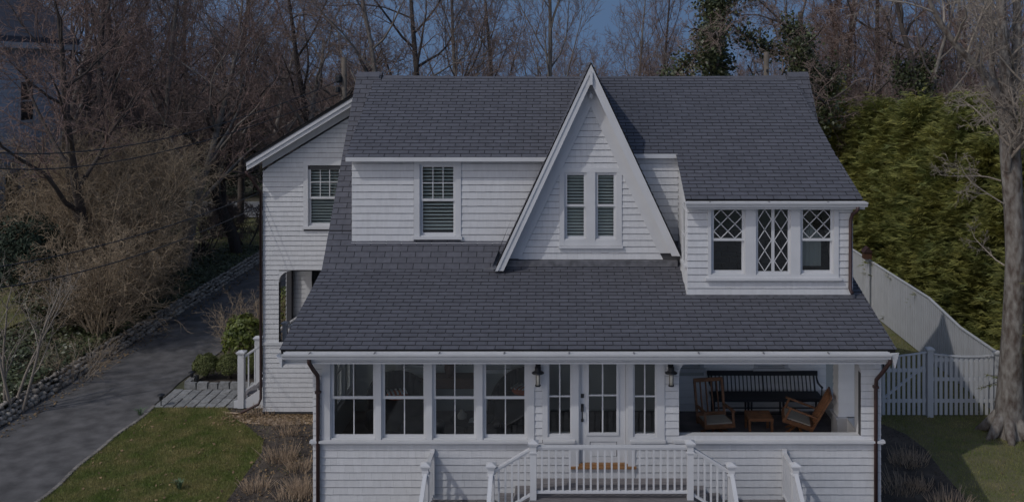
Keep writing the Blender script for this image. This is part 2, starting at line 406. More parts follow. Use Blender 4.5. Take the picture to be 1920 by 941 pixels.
# ---- steep gable
GX, GZ, GK, GY, GW = .51, 9.14, .466, 20.30, 20.62
def gxl(z): return GX-GK*(GZ-z)
def gxr(z): return GX+GK*(GZ-z)
for s, zb in ((-1, 4.66), (1, 4.98)):
    hw = GK*(GZ-zb)
    q = [(GX+s*hw,GY,zb),(GX,GY,GZ),(GX,24.05,GZ),(GX+s*hw,24.05,zb)]
    lo = [(p[0]-s*.11,p[1],p[2]) for p in q]; lo[1] = (GX,GY,GZ-.236); lo[2] = (GX,24.05,GZ-.236)
    gr = MB().add(lo+q, [(3,2,1,0),(4,5,6,7),(0,1,5,4),(2,3,7,6),(3,0,4,7)]).build('gable_roof', 'roofbase_shadow', house)
    sd = np.array([-s*GK, 0, 1.0]); ln = math.hypot(hw, GZ-zb)
    mp = roof_map((GX+s*hw,0,zb), sd, (0,1,0))
    if mp[2][0]*s < 0: mp = ((lambda m_: (lambda u, q_, h: m_[0](u, q_, -h)))(mp), mp[1], -mp[2])
    roof_field(gr, mp, ln, lambda q_: GY-.02, lambda q_: 24.0, seed=20+s)
    # white rake boards, soffit and frieze
    bd = MB()
    X = lambda z, o: GX+s*(GK*(GZ-z)-o)
    def strip(b0, b1, o0, o1, zlo, ztop0=GZ):
        za, zb_ = ztop0-o0/GK, ztop0-o1/GK
        bd.prism([(X(zlo,o0),zlo),(X(za,o0),za),(X(zb_,o1),zb_),(X(zlo,o1),zlo)], b0, b1)
    strip(GY-.045, GY-.005, .03, .20, zb)
    strip(GY-.065, GY-.0455, .02, .085, zb)
    bd.build('rake_board', 'white', house)
    bd = MB(); strip(GY, GW-.02, .115, .16, zb); bd.build('rake_soffit', 'white', house)
    bd = MB(); strip(GW-.045, GW-.0015, .17, .45, max(zb, 4.86)); bd.build('frieze_board', 'white', house)
MB().box(GX-.03,GX+.03,GY-.10,GY-.066,8.66,8.93).build('gable_pendant', 'white', house)
lt = MB().box(GX-.035,GX+.035,GW-.12,GW-.05,8.44,8.52).build('floodlight', 'white', house)
MB().lathe([(.03,0),(.05,.02),(.05,.10),(.025,.13)], (GX,GW-.16,8.36), 12).build('lamp_head', 'white', lt)
# lead flashing at the feet of the gable
fl = MB().add([(-1.82,20.22,4.70),(-1.55,20.22,4.70),(-1.42,20.5,4.90),(-1.50,20.62,5.02),(-1.20,20.62,5.80),(-1.62,20.24,4.76)], [(0,1,5),(1,2,3,5),(3,4,5)])
fl.build('lead_flashing', 'lead', house)
MB().box(-1.40,2.40,20.50,20.605,4.70,4.83).build('base_flashing', 'lead', house)

# gable front wall with a pair of windows
gz = lambda y: CAMZ-(y-PYC)*GW/F
gu = lambda x: (x-PXC)*GW/F
HA = (gu(1058), gu(1100), gz(449.5), gz(323)); HB = (gu(1116), gu(1156), gz(449.5), gz(323))
g = MB(front(GW)); zt = HA[3]; zb = HA[2]
g.prism([(gxl(4.6),4.6),(gxr(4.6),4.6),(gxr(zb),zb),(gxl(zb),zb)], -.1, 0)
g.prism([(gxl(zt)+.1,zt),(gxr(zt)-.1,zt),(GX,GZ-.25)], -.1, 0)
g.prism([(gxl(zb)+.1,zb),(HA[0],zb),(HA[0],zt),(gxl(zt)+.1,zt)], -.1, 0)
g.prism([(HB[1],zb),(gxr(zb)-.1,zb),(gxr(zt)-.1,zt),(HB[1],zt)], -.1, 0)
g.box(HA[1], HB[0], -.1, 0, zb, zt)
gw = g.build('gable_wall', 'backing', house)
CAS = (gu(1049), gu(1166), gz(462), gz(314))
siding(gw, front(GW), 4.84, 8.55, lambda z: gxl(z)+.42, lambda z: gxr(z)-.42, [CAS], seed=31, zref=4.84)

# ---- windows
def pane(parent, mp, u0,u1,z0,z1,o, mat='glass'):
    MB(mp).box(u0,u1,o,o+.004,z0,z1).build('pane', mat, parent)
def sash(win, mp, u0,u1,z0,z1, o0,o1, nx, nz, sw=.042, gm='glass', name='sash', mw=.020):
    s = MB(mp)
    s.box(u0,u0+sw,o0,o1,z0,z1); s.box(u1-sw,u1,o0,o1,z0,z1)
    s.box(u0+sw,u1-sw,o0,o1,z0,z0+sw*1.25); s.box(u0+sw,u1-sw,o0,o1,z1-sw,z1)
    s.build(name, 'white', win)
    a0,a1,c0,c1 = u0+sw,u1-sw,z0+sw*1.25,z1-sw
    om = (o0+o1)/2
    for i in range(1, nx):
        x = a0+(a1-a0)*i/nx; MB(mp).box(x-mw/2,x+mw/2,om-.014,o1-.002,c0,c1).build('muntin', 'white', win)
    for j in range(1, nz):
        z = c0+(c1-c0)*j/nz; MB(mp).box(a0,a1,om-.012,o1-.004,z-mw/2,z+mw/2).build('muntin', 'white', win)
    for i in range(nx):
        for j in range(nz):
            pane(win, mp, a0+(a1-a0)*i/nx+.002, a0+(a1-a0)*(i+1)/nx-.002, c0+(c1-c0)*j/nz+.002, c0+(c1-c0)*(j+1)/nz-.002, om, gm)
    return a0,a1,c0,c1,om
def dh(mp, u0,u1,z0,z1, up=(2,1), lo=(2,1), zm=None, casing=None, sillw=.05, blinds=0, gm='glass', depth=.10, parent=None):
    """double-hung window filling the opening u0..u1, z0..z1"""
    f = MB(mp); t = .022
    f.box(u0,u0+t,-depth,0,z0,z1); f.box(u1-t,u1,-depth,0,z0,z1); f.box(u0+t,u1-t,-depth,0,z1-t,z1); f.box(u0+t,u1-t,-depth,.012,z0,z0+t)
    win = f.build('window', 'white', parent or house)
    zm = zm if zm else (z0+z1)/2
    sash(win, mp, u0+t,u1-t,zm-.02,z1-t,-.045,-.012,*up, gm=gm, name='upper_sash')
    sash(win, mp, u0+t,u1-t,z0+t,zm+.02,-.082,-.048,*lo, gm=gm, name='lower_sash')
    if casing:
        l, r, tp, b = casing; c = MB(mp)
        c.box(u0-l,u0,.002,.032,z0,z1); c.box(u1,u1+r,.002,.032,z0,z1); c.box(u0-l,u1+r,.002,.034,z1,z1+tp)
        c.build('casing', 'white', win)
        MB(mp).box(u0-l-.03,u1+r+.03,.001,.032+sillw,z0-b,z0-.001).build('sill', 'white', win)
    if blinds:
        n = blinds; z = z0+.07; dz = (z1-z0-.12)/n
        for i in range(n):
            s = MB(mp); zz = z+i*dz
            s.add([(u0+.045,-.145,zz+.018),(u1-.045,-.145,zz+.018),(u1-.045,-.112,zz-.018),(u0+.045,-.112,zz-.018),(u0+.045,-.145,zz+.021),(u1-.045,-.145,zz+.021),(u1-.045,-.112,zz-.015),(u0+.045,-.112,zz-.015)],
                  [(3,2,1,0),(4,5,6,7),(0,1,5,4),(1,2,6,5),(2,3,7,6),(3,0,4,7)])
            s.build('slat', 'blind', win)
    return win
# gable pair: shared casing
for H in (HA, HB):
    dh(front(GW), H[0],H[1],H[2],H[3], (1,1),(1,1), zm=gz(386), blinds=20)
c = MB(front(GW)); zb, zt = HA[2], HA[3]
c.box(CAS[0],HA[0],.002,.03,zb-.12,zt+.0); c.box(HB[1],CAS[1],.002,.03,zb-.12,zt); c.box(HA[1],HB[0],.002,.03,zb-.12,zt); c.box(HA[0],HA[1],.002,.026,zb-.12,zb); c.box(HB[0],HB[1],.002,.026,zb-.12,zb)
c.box(CAS[0],CAS[1],.002,.033,zt,zt+.10)
c.build('gable_window_casing', 'white', house)
MB(front(GW)).box(CAS[0]-.02,CAS[1]+.02,.001,.075,CAS[2]-.03,CAS[2]+.02).build('window_sill', 'white', house)

# ---- left shed dormer wall
DY = 20.95
dz = lambda y: CAMZ-(y-PYC)*DY/F
du = lambda x: (x-PXC)*DY/F
WD = (du(787), du(855), dz(443), dz(308))
g = MB(front(DY)).grid(du(660), .55, 5.0, 7.10, -.1, 0, [WD]); dw = g.build('dormer_wall', 'backing', house)
DC = (du(776), du(864), dz(452), dz(299))
siding(dw, front(DY), 5.17, 6.96, lambda z: du(660), lambda z: min(gxl(z)+.15, .5), [DC], e=.158, seed=41, zref=5.17)
dh(front(DY), *WD, (3,2),(1,1), zm=dz(375.5), casing=(.125,.115,.10,.06), blinds=19)
MB(front(DY)).box(du(655),.4,.001,.05,6.955,7.07).build('dormer_frieze', 'white', house)
MB(front(DY)).box(du(655),.4,.05,.16,7.0,7.07).build('dormer_soffit', 'white', house)
MB(front(DY)).box(du(660),-1.0,.001,.06,5.10,5.15).build('base_board', 'white', house)
MB().prism_x([(DY,5.0),(DY,7.06),(23.6,8.55),(23.6,5.0)], du(660), du(660)+.1).build('dormer_cheek', 'siding', house)
MB().box(-4.88,.5,20.685,20.715,6.97,7.062).build('fascia','white',house)
MB().box(.5,2.44,20.805,20.845,7.03,7.125).build('fascia','white',house)
# short wall right of the gable and the curved cheek of the right dormer
g = MB(front(DY)).box(.5,2.50,-.1,0,4.6,7.10); sw_ = g.build('dormer_wall', 'backing', house)
siding(sw_, front(DY), 4.9, 7.06, lambda z: max(.5, gxr(z)-.2), lambda z: 2.46, seed=43, e=.158, zref=5.17)
MB(front(DY)).box(.8,2.46,.001,.035,7.05,7.12).build('dormer_frieze', 'white', house)
YD = 19.37                                      # face of the right dormer
ez = lambda y: CAMZ-(y-PYC)*YD/F
eu = lambda x: (x-PXC)*YD/F
XD0, XD1 = 2.48, 5.86
yroof = lambda y: RE[1]+(y-RE[0])*(SK[1]-RE[1])/(SK[0]-RE[0])
ck = MB().prism_x([(YD,4.28),(DY+.02,4.28),(DY+.02,7.04),(YD,yroof(YD)-.09)], XD0, XD0+.1)
ckw = ck.build('dormer_cheek', 'backing', house)
# cheek siding follows the roof slope on top
mpk = leftw(XD0)
for i in range(22):
    z0 = 4.36+i*.141; z1 = z0+.141
    yl0 = YD if z0 < yroof(YD)-.1 else RE[0]+(z0+.1-RE[1])*(SK[0]-RE[0])/(SK[1]-RE[1])
    yl1 = YD if z1 < yroof(YD)-.1 else RE[0]+(z1+.1-RE[1])*(SK[0]-RE[0])/(SK[1]-RE[1])
    if yl1 < DY-.05:
        siding(ckw, mpk, z0, z1, (lambda a, b, p, q: (lambda z: a if z < (p+q)/2 else b))(yl0, yl1, z0, z1), lambda z: DY, [(19.50,20.05,4.95,6.18)] , seed=60+i)
wk = MB(mpk); wk.box(19.50,19.56,.0,.045,4.95,6.15); wk.box(19.99,20.05,.0,.045,4.95,6.15); wk.box(19.56,19.99,.0,.045,6.08,6.15); wk.box(19.47,20.08,.0,.07,4.90,4.95); wk.box(19.56,19.99,.0,.03,5.5,5.54)
wko = wk.build('cheek_window', 'white', house); pane(wko, mpk, 19.56,19.99,4.95,6.08,.006,'oldglass')

# ---- right dormer front with leaded windows
WINS = [(eu(1333),eu(1397)),(eu(1417),eu(1482)),(eu(1500),eu(1563))]
wz0, wz1 = ez(514), ez(388)
g = MB(front(YD)).grid(XD0, XD1, 4.25, 6.34, -.12, 0, [(a,b,wz0,wz1) for a,b in WINS]); rd = g.build('dormer_wall', 'backing', house)
band = (eu(1327), eu(1572), ez(520), 6.5)
siding(rd, front(YD), 4.36, 6.32, lambda z: XD0-.012, lambda z: XD1+.012, [band], seed=47, zref=4.36)
t = MB(front(YD)).grid(band[0], band[1], band[2], 6.33, .002, .034, [(a,b,wz0,wz1) for a,b in WINS])
t.build('dormer_casing', 'white', house)
MB(front(YD)).box(band[0]-.05, band[1]+.05, .001, .09, band[2]-.05, band[2]).build('window_sill', 'white', house)
MB(front(YD)).box(XD0,XD1,.001,.025,6.24,6.335).build('frieze_board', 'white', house)
def lattice(win, mp, a0,a1,c0,c1, o, n, rows, w=.022):
    """diagonal glazing bars clipped to the sash"""
    W_, H_ = a1-a0, c1-c0; px = W_/n; pz = H_/rows
    def clip(p, q):
        t0, t1 = 0.0, 1.0; d = (q[0]-p[0], q[1]-p[1])
        for (dd, lo, hi, s0) in ((d[0],a0,a1,p[0]),(d[1],c0,c1,p[1])):
            if abs(dd) < 1e-9:
                if s0 < lo or s0 > hi: return None
                continue
            ta, tb = (lo-s0)/dd, (hi-s0)/dd
            if ta > tb: ta, tb = tb, ta
            t0, t1 = max(t0, ta), min(t1, tb)
        if t1-t0 < .02: return None
        return (p[0]+d[0]*t0, p[1]+d[1]*t0), (p[0]+d[0]*t1, p[1]+d[1]*t1)
    for i in range(-int(rows)-2, n+int(rows)+3):
        for sg in (1, -1):
            for half in (.5,):
                p = (a0+(i+half)*px, c0); q = (p[0]+sg*px*rows, c1)
                r = clip(p, q)
                if r:
                    P, Q = r
                    MB(mp).bar((P[0],o,P[1]), (Q[0],o,Q[1]), .016 if sg > 0 else .0145, w, up=(0,1,0)).build('glazing_bar', 'white', win)
for i, (a, b) in enumerate(WINS):
    mp = front(YD)
    f = MB(mp); t = .02
    f.box(a,a+t,-.12,0,wz0,wz1); f.box(b-t,b,-.12,0,wz0,wz1); f.box(a+t,b-t,-.12,0,wz1-t,wz1); f.box(a+t,b-t,-.12,.01,wz0,wz0+t)
    win = f.build('leaded_window', 'white', house)
    if i != 1:
        zm = ez(450)
        a0,a1,c0,c1,om = sash(win, mp, a+t,b-t,zm-.02,wz1-t,-.045,-.012,1,1,gm='oldglass',name='upper_sash')
        lattice(win, mp, a0,a1,c0,c1,-.024,2,2)
        sash(win, mp, a+t,b-t,wz0+t,zm+.02,-.082,-.048,1,1,gm='oldglass',name='lower_sash')
    else:
        m_ = (a+b)/2
        for (p, q) in ((a+t,m_-.001),(m_+.001,b-t)):
            a0,a1,c0,c1,om = sash(win, mp, p,q,wz0+t,wz1-t,-.045,-.012,1,1,sw=.030,gm='oldglass',name='casement')
            lattice(win, mp, a0,a1,c0,c1,-.024,1,3)
MB().box(2.7,5.7,21.3,21.36,4.6,6.6).build('interior_wall', 'iwall', house)
MB().box(2.7,5.7,19.5,21.3,4.60,4.64).build('interior_floor', 'brownwood', house)
cur = MB(); x = eu(1508)
for k in range(9):
    cur.box(x+k*.045, x+k*.045+.05, 19.62+.02*(k%2), 19.645+.02*(k%2), 4.9+.0*k, 5.75-.05*abs(k-4))
cur.build('curtain', 'curtain', house)
# gutter helper (profile in y,z, outward = -y)
def gutter(x0,x1,y,z, name='gutter', s=1.0, fascia=True):
    g = MB().prism_x([(y,z-.10*s),(y-.085*s,z-.10*s),(y-.095*s,z-.06*s),(y-.12*s,z-.035*s),(y-.125*s,z),(y-.112*s,z),(y-.105*s,z-.03*s),(y-.012,z-.03*s),(y-.012,z),(y,z)][::-1], x0, x1)
    o = g.build(name, 'white', house)
    if fascia: MB().box(x0+.03,x1-.03,y+.002,y+.032,z-.16*s,z+.005).build('fascia', 'white', o)
    for k in range(int((x1-x0)/1.2)):
        x = x0+.5+k*1.2; MB().box(x-.012,x+.012,y-.118*s,y,z-.004,z+.003).build('gutter_bracket', 'lead', o)
    return o
gutter(2.40, xr(RE[0])+.08, RE[0]-.045, RE[1]-.055)
MB().box(2.44,5.95,RE[0]-.01,YD,RE[1]-.20,RE[1]-.17).build('soffit', 'white', house)
gutter(-5.27, 5.98, EA[0]-.035, EA[1]-.045, s=1.1)
MB().box(-5.28,6.02,EA[0],YF-.03,3.52,3.56).build('soffit', 'white', house)
MB().prism([(-5.27,3.50),(-5.27,3.66),(-5.38,3.72)], 17.36,17.55).build('gutter_end', 'white', house)
MB().add([(5.98,17.36,3.74),(6.13,17.38,3.77),(6.06,17.40,3.46),(5.98,17.52,3.72)], [(0,2,1),(0,3,2),(1,2,3),(0,1,3)]).build('bent_flashing', 'white', house)
def downspout(pts, r=.038, straps=()):
    o = MB().tube(pts, r, 10).build('downspout', 'copper', house, smooth=True)
    for (x,y,z) in straps: MB().box(x-.05,x+.05,y-.045,y+.06,z-.02,z+.02).build('strap', 'copper', o)
xs = U(598); downspout([(xs-.03,17.42,3.70),(xs-.03,17.43,3.56),(xs-.01,17.62,3.38),(xs,17.90,3.18),(xs,17.93,3.05),(xs,17.93,.1)], straps=[(xs,17.935,2.85)])
xs = U(1640); downspout([(xs+.10,17.42,3.70),(xs+.10,17.43,3.58),(xs+.05,17.62,3.36),(xs,17.90,3.10),(xs,17.93,2.95),(xs,17.93,.1)], straps=[(xs,17.935,2.95)])
xs = 5.80; downspout([(xs+.10,RE[0]-.10,RE[1]-.15),(xs+.10,RE[0]-.10,RE[1]-.22),(xs+.04,19.28,6.03),(xs+.01,19.30,5.9),(xs,19.30,4.50),(xs+.02,19.22,4.42)])
MB().box(XD0-.05,XD1+.05,YD-.05,YD-.003,4.26,4.37).build('base_flashing', 'lead', house)

# ================================================================== FRONT: enclosed porch and open porch
FL = 1.42                                        # porch floor
XW0, XW1 = -4.85, 5.98
OPEN = []                                        # openings of the front wall (u0,u1,z0,z1)
SUNW = [(U(619.5),U(705.5)),(U(715),U(800)),(U(810.5),U(894.5)),(U(905),U(989.5))]
sz0, sz1 = ZF(823), ZF(670)
for a, b in SUNW: OPEN.append((a,b,sz0,sz1))
SL = (U(1027),U(1072),ZF(818),ZF(668)); SRW = (U(1187),U(1231),ZF(818),ZF(668))
DOOR = (U(1085),U(1177),1.44,ZF(671)); PORCH = (U(1273),U(1614),ZF(820),ZF(670))
OPEN += [SL, SRW, DOOR, PORCH]
fw = MB(front(YF)).grid(XW0, XW1, 0.0, 3.70, -.16, 0, OPEN).build('front_wall', 'backing', house)
TR0, TR1 = U(604), U(1246)
strip1 = (U(1002),U(1017),ZF(826),ZF(724)); 
quota = [300, .90, 1.85]
sid_h = [(TR0,strip1[0],1.93,9),(strip1[1],TR1,1.93,9),(strip1[0],strip1[1],ZF(724),9),(U(1068),U(1191),1.1,9),(PORCH[0],PORCH[1],PORCH[2],9)]
siding(fw, front(YF), 0.05, 3.42, lambda z: XW0-.015, lambda z: XW1+.015, sid_h, indiv=quota, seed=51, zref=1.87)
tr = MB(front(YF)).grid(TR0, TR1, 1.93, 3.54, .002, .030, [h for h in OPEN[:7]]+[(strip1[0],strip1[1],1.9,strip1[3])])
tr.build('window_trim', 'white', house)
MB(front(YF)).box(XW0-.02, TR0-.0, .002, .026, 3.40, 3.54).build('frieze_board', 'white', house)
MB(front(YF)).box(TR1+.001, XW1+.02, .002, .026, ZF(672), 3.54).build('frieze_board', 'white', house)
MB(front(YF)).box(U(1068),DOOR[0],.002,.030,1.38,1.93).build('door_casing', 'white', house)
MB(front(YF)).box(DOOR[1],U(1191),.002,.030,1.38,1.93).build('door_casing', 'white', house)
# projecting sill band under the windows
for (a, b) in ((XW0-.06, U(1000)), (U(1018), U(1078)), (U(1181), U(1247.5)), (U(1262), XW1+.07)):
    s = MB(front(YF)); s.box(a,b,.001,.10,1.885,1.928); s.box(a+.02,b-.02,.001,.045,1.84,1.885); s.build('sill_band', 'white', house)
# porch rail cap through the thickness of the wall
MB(front(YF)).box(PORCH[0]-.02,PORCH[1]+.02,-.22,.0,PORCH[2]-.005,PORCH[2]+.018).build('porch_sill', 'white', house)
for a, b in SUNW: dh(front(YF), a,b,sz0,sz1, (2,1),(2,1), zm=ZF(746), depth=.14)
for H in (SL, SRW):
    mp = front(YF); f = MB(mp); t=.03
    f.box(H[0],H[0]+t,-.12,.004,H[2],H[3]); f.box(H[1]-t,H[1],-.12,.004,H[2],H[3]); f.box(H[0]+t,H[1]-t,-.12,.004,H[3]-t,H[3]); f.box(H[0]+t,H[1]-t,-.12,.008,H[2],H[2]+.05)
    wv = f.build('sidelight', 'white', house)
    a0,a1,c0,c1 = H[0]+t,H[1]-t,H[2]+.05,H[3]-t; xm=(a0+a1)/2; zm=ZF(743)
    MB(mp).box(xm-.012,xm+.012,-.06,-.01,c0,c1).build('muntin','white',wv); MB(mp).box(a0,a1,-.055,-.012,zm-.014,zm+.014).build('muntin','white',wv)
    for (p,q) in ((a0,xm),(xm,a1)):
        for (r,s_) in ((c0,zm),(zm,c1)): pane(wv, mp, p+.002,q-.002,r+.002,s_-.002,-.035)
# front door
mp = front(YF); D0,D1,DZ0,DZ1 = DOOR[0]+.035,DOOR[1]-.035,1.47,DOOR[3]-.035
f = MB(mp); f.box(DOOR[0],D0,-.14,.0,1.44,DOOR[3]); f.box(D1,DOOR[1],-.14,.0,1.44,DOOR[3]); f.box(D0,D1,-.14,.0,DZ1,DOOR[3]); f.build('door_frame','white',house)
GX0,GX1,GZ0,GZ1 = U(1104),U(1156),ZF(812),ZF(681)
d = MB(mp); d.grid(D0+.004,D1-.004,DZ0,DZ1-.004,-.085,-.04,[(GX0,GX1,GZ0,GZ1),(U(1106),U(1157),ZF(858),ZF(829))])
door = d.build('front_door','white',house)
fr_ = MB(mp)
for (a,b,c_,e_) in ((GX0-.05,GX0,GZ0-.05,GZ1+.05),(GX1,GX1+.05,GZ0-.05,GZ1+.05)): fr_.box(a,b,-.0395,-.022,c_,e_)
fr_.box(GX0,GX1,-.0395,-.022,GZ1,GZ1+.05); fr_.box(GX0,GX1,-.0395,-.022,GZ0-.05,GZ0); fr_.build('glazing_frame','white',door)
MB(mp).box(U(1107),U(1156),-.075,-.052,ZF(857),ZF(830)).build('door_panel','white',door)
xm=(GX0+GX1)/2; zm=ZF(742); MB(mp).box(xm-.013,xm+.013,-.08,-.03,GZ0,GZ1).build('muntin','white',door); MB(mp).box(GX0,GX1,-.078,-.032,zm-.014,zm+.014).build('muntin','white',door)
for (p,q) in ((GX0,xm),(xm,GX1)):
    for (r,s_) in ((GZ0,zm),(zm,GZ1)): pane(door, mp, p+.002,q-.002,r+.002,s_-.002,-.055)
hx = U(1092)
MB(mp).box(hx-.03,hx+.03,-.04,-.015,ZF(746),ZF(739)).build('deadbolt','black',door)
MB(mp).box(hx-.025,hx+.025,-.04,-.020,ZF(772),ZF(758)).build('latch_plate','black',door)
MB(mp).tube([(hx,-.02,ZF(761)),(hx,.035,ZF(764)),(hx,.040,ZF(775)),(hx,.028,ZF(785)),(hx,-.03,ZF(789))],.012,8).build('handle','black',door)
MB(mp).box(hx-.022,hx+.022,-.04,-.018,ZF(791),ZF(786)).build('handle_foot','black',door)
MB(mp).box(U(1067),U(1193),.031,.075,1.385,1.425).build('threshold','threshold',house)
MB(mp).box(DOOR[0],DOOR[1],-.14,.031,1.40,1.465).build('threshold','threshold',house)
MB(mp).box(U(1068),U(1191),.002,.028,1.15,1.38).build('kick_board','white',house)
# arched corners of the open porch
def arch(u, z, r, sx, o0, o1, n=8, mp=None):
    pts = [(u, z)]+[(u+sx*(r-r*math.sin(k/n*math.pi/2)), z-r+r*math.cos(k/n*math.pi/2)) for k in range(n+1)][::-1]
    MB(mp or front(YF)).prism(pts, o0, o1).build('arch_bracket', 'white', house)
arch(PORCH[0], PORCH[3]+.002, .36, 1, -.15, .012); arch(PORCH[1], PORCH[3]+.002, .30, -1, -.15, .012)
# corner pillar, posts, knee wall, floor, ceiling
px0 = PORCH[1]
MB().box(px0,XW1,YF+.161,YF+.40,1.5,3.7).build('corner_pillar','siding',house)
kw = MB().box(5.74,XW1,YF+.161,20.9,0,1.86).build('knee_wall','backing',house)
siding(kw, rightw(XW1), 0.05, 1.84, lambda u: YF, lambda u: 20.9, seed=71)
MB().box(5.715,5.739,YF+.3,20.89,FL,1.86).build('knee_wall_lining','porchwhite',house)
MB().box(5.70,XW1+.05,YF+.401,20.89,1.861,1.90).build('knee_wall_cap','white',house)
colw = MB(); 
cx0,cx1,cy0,cy1 = 5.55,5.92,19.25,19.62
for k in range(11):
    z = 1.90+k*.145; fl_ = .018
    colw.add([(cx0-fl_,cy0-fl_,z),(cx1+fl_,cy0-fl_,z),(cx1+fl_,cy1+fl_,z),(cx0-fl_,cy1+fl_,z),(cx0,cy0,z+.145),(cx1,cy0,z+.145),(cx1,cy1,z+.145),(cx0,cy1,z+.145)],
             [(3,2,1,0),(4,5,6,7),(0,1,5,4),(1,2,6,5),(2,3,7,6),(3,0,4,7)])
colw.build('porch_column','porchwhite',house)
cb = MB().box(cx0-.04,cx1+.02,cy0-.04,cy1+.04,FL,1.86); cb.box(cx0-.07,cx1+.05,cy0-.07,cy1+.07,1.86,1.90); cb.build('column_base','white',house)
hd = MB().box(5.72,XW1,YF+.401,20.9,3.25,3.7).build('porch_header','white',house)
MB().box(XW0,XW1-.25,YF+.161,20.9,FL-.15,FL).build('porch_floor','floor',house)
MB().box(XW0+.15,5.715,YF+.165,20.895,3.53,3.58).build('porch_ceiling','porchwhite',house)
# back wall of both rooms
BY = 20.9
bz = lambda y: CAMZ-(y-PYC)*BY/F
bu = lambda x: (x-PXC)*BY/F
PW1 = (bu(1262),bu(1312),bz(689),3.30); PW2 = (bu(1421),bu(1470),bz(689),3.30); SB1=(bu(752),bu(800),bz(692),3.4); SB2=(bu(905),bu(948),bz(690),3.4)
bwall = MB(front(BY)).grid(XW0, XW1, FL-.1, 4.6, -.12, 0, [PW1,PW2,SB1,SB2]).build('porch_back_wall','iwall',house)
siding(bwall, front(BY), FL, 3.53, lambda z: 2.14, lambda z: 5.74, [(h[0]-.09,h[1]+.09,h[2]-.09,9) for h in (PW1,PW2)], e=.158, seed=81, mat='porchwhite')
for H in (PW1,PW2):
    dh(front(BY),*H,(2,1),(1,1),casing=(.09,.09,.09,.08),gm='oldglass')
for H in (SB1,SB2):
    dh(front(BY),*H,(1,1),(1,1),casing=(.11,.11,.09,.09),gm='oldglass')
MB().box(2.0,PORCH[0]-.003,YF+.161,BY,FL,3.6).build('partition_wall','porchwhite',house)
# left wall of the sun room with three windows
LWN = [(18.35,19.05),(19.22,19.92),(20.05,20.7)]
lh = [(a,b,1.98,3.42) for a,b in LWN]
lw = MB(leftw(XW0)).grid(YF+.161,BY,0,3.7,-.15,0,lh).build('side_wall','iwall',house)
siding(lw, leftw(XW0), .05, 1.9, lambda z: YF, lambda z: BY, seed=91)
for h in lh: dh(leftw(XW0),*h,(2,1),(2,1),depth=.14)
# upper body: side walls and rear
MB().prism_x([(21.05,3.6),(29.2,3.6),(29.2,4.1),(24.0,8.72),(21.05,5.10)], -4.82,-4.70).build('gable_end_wall','siding',house)
eg = MB().prism_x([(21.03,0),(29.2,0),(29.2,4.1),(24.0,8.72),(21.03,4.95)], 5.76,5.88).build('gable_end_wall','backing',house)
siding(eg, rightw(5.88), .05, 4.9, lambda z: 21.0, lambda z: 29.2, seed=95)
siding(eg, rightw(5.88), 4.9, 8.5, lambda z: 21.05+(z-4.9)*.79, lambda z: 29.1-max(0,(z-4.1))*1.13, seed=96)
MB().box(-4.82,5.88,29.1,29.2,0,4.2).build('rear_wall','siding',house)
MB(rightw(XD1)).box(YD+.001,22.3,-.1,0,4.3,6.3).build('dormer_cheek','siding',house)

# ================================================================== LEFT WING
WY = 24.5
wz = lambda y: CAMZ-(y-PYC)*WY/F
wu = lambda x: (x-PXC)*WY/F
WX0, WXR = wu(494), -4.3
RK = lambda X: wz(315)+(X-WX0)*.61               # underside of the rake along x
WW = (wu(578),wu(640),wz(424),wz(310)); AR = (wu(523), wu(618), wz(641), wz(508))
ZR = wz(318)
g = MB(front(WY)).grid(WX0, WXR, 0, ZR, -.14, 0, [WW, AR])
g.prism([(WX0,ZR),(WXR,ZR),(WXR,RK(-4.9)-.4),(-4.9,RK(-4.9))], -.14, 0)
wg = g.build('wing_wall','backing',house)
WC = (wu(570), wu(648), wz(430), wz(302))
arh = [AR, WC]
siding(wg, front(WY), .10, RK(-4.9)-.1, lambda z: WX0-.012 if z < ZR-.1 else max(WX0-.012, WX0+(z-ZR)/.61+.02), lambda z: WXR, arh, e=.127, seed=101, zref=.10)
dh(front(WY),*WW,(3,2),(1,1),zm=wz(371.5),casing=(.12,.12,.11,.07),blinds=19)
pts=[(AR[0]-.002,AR[3]+.002)]+[(AR[0]+(.30-.30*math.sin(k/8*math.pi/2)), AR[3]-.30+.30*math.cos(k/8*math.pi/2)) for k in range(9)][::-1]
MB(front(WY)).prism(pts,-.13,.015).build('arch_bracket','siding',house)
MB(front(WY)).box(WX0-.02,wu(614),.001,.045,wz(646),wz(641)).build('sill_band','white',house)
# wing rake: layered boards and roof
RX0, RZ0 = wu(463)*24.05/24.5, 0
RKO = lambda X: CAMZ-(305-PYC)*24.05/F+(X-(463-PXC)*24.05/F)*.61
xa, xb = (463-PXC)*24.05/F, -4.9
for (nm, b0, b1, t0, t1) in (('rake_board',24.02,24.06,0,-.20),('rake_board',23.985,24.0195,.01,-.09)):
    MB().prism([(xa,RKO(xa)+t0),(xb,RKO(xb)+t0),(xb,RKO(xb)+t1),(xa,RKO(xa)+t1)],b0,b1).build(nm,'white',house)
MB().prism([(xa,RKO(xa)-.17),(xb,RKO(xb)-.17),(xb,RKO(xb)-.14),(xa,RKO(xa)-.14)],24.061,WY-.002).build('rake_soffit','white',house)
MB(front(WY)).prism([(WX0-.02,RKO(WX0)-.36),(xb,RKO(xb)-.36),(xb,RKO(xb)-.17),(WX0-.02,RKO(WX0)-.17)],.002,.030).build('frieze_board','white',house)
wr = MB().prism([(xa-.03,RKO(xa-.03)+.012),(xb,RKO(xb)+.012),(xb,RKO(xb)+.09),(xa-.03,RKO(xa-.03)+.09)],23.97,31.5).build('wing_roof','roofbase_shadow',house)
mpw = roof_map((xa-.05,0,RKO(xa-.05)+.092),(1,0,.61),(0,1,0))
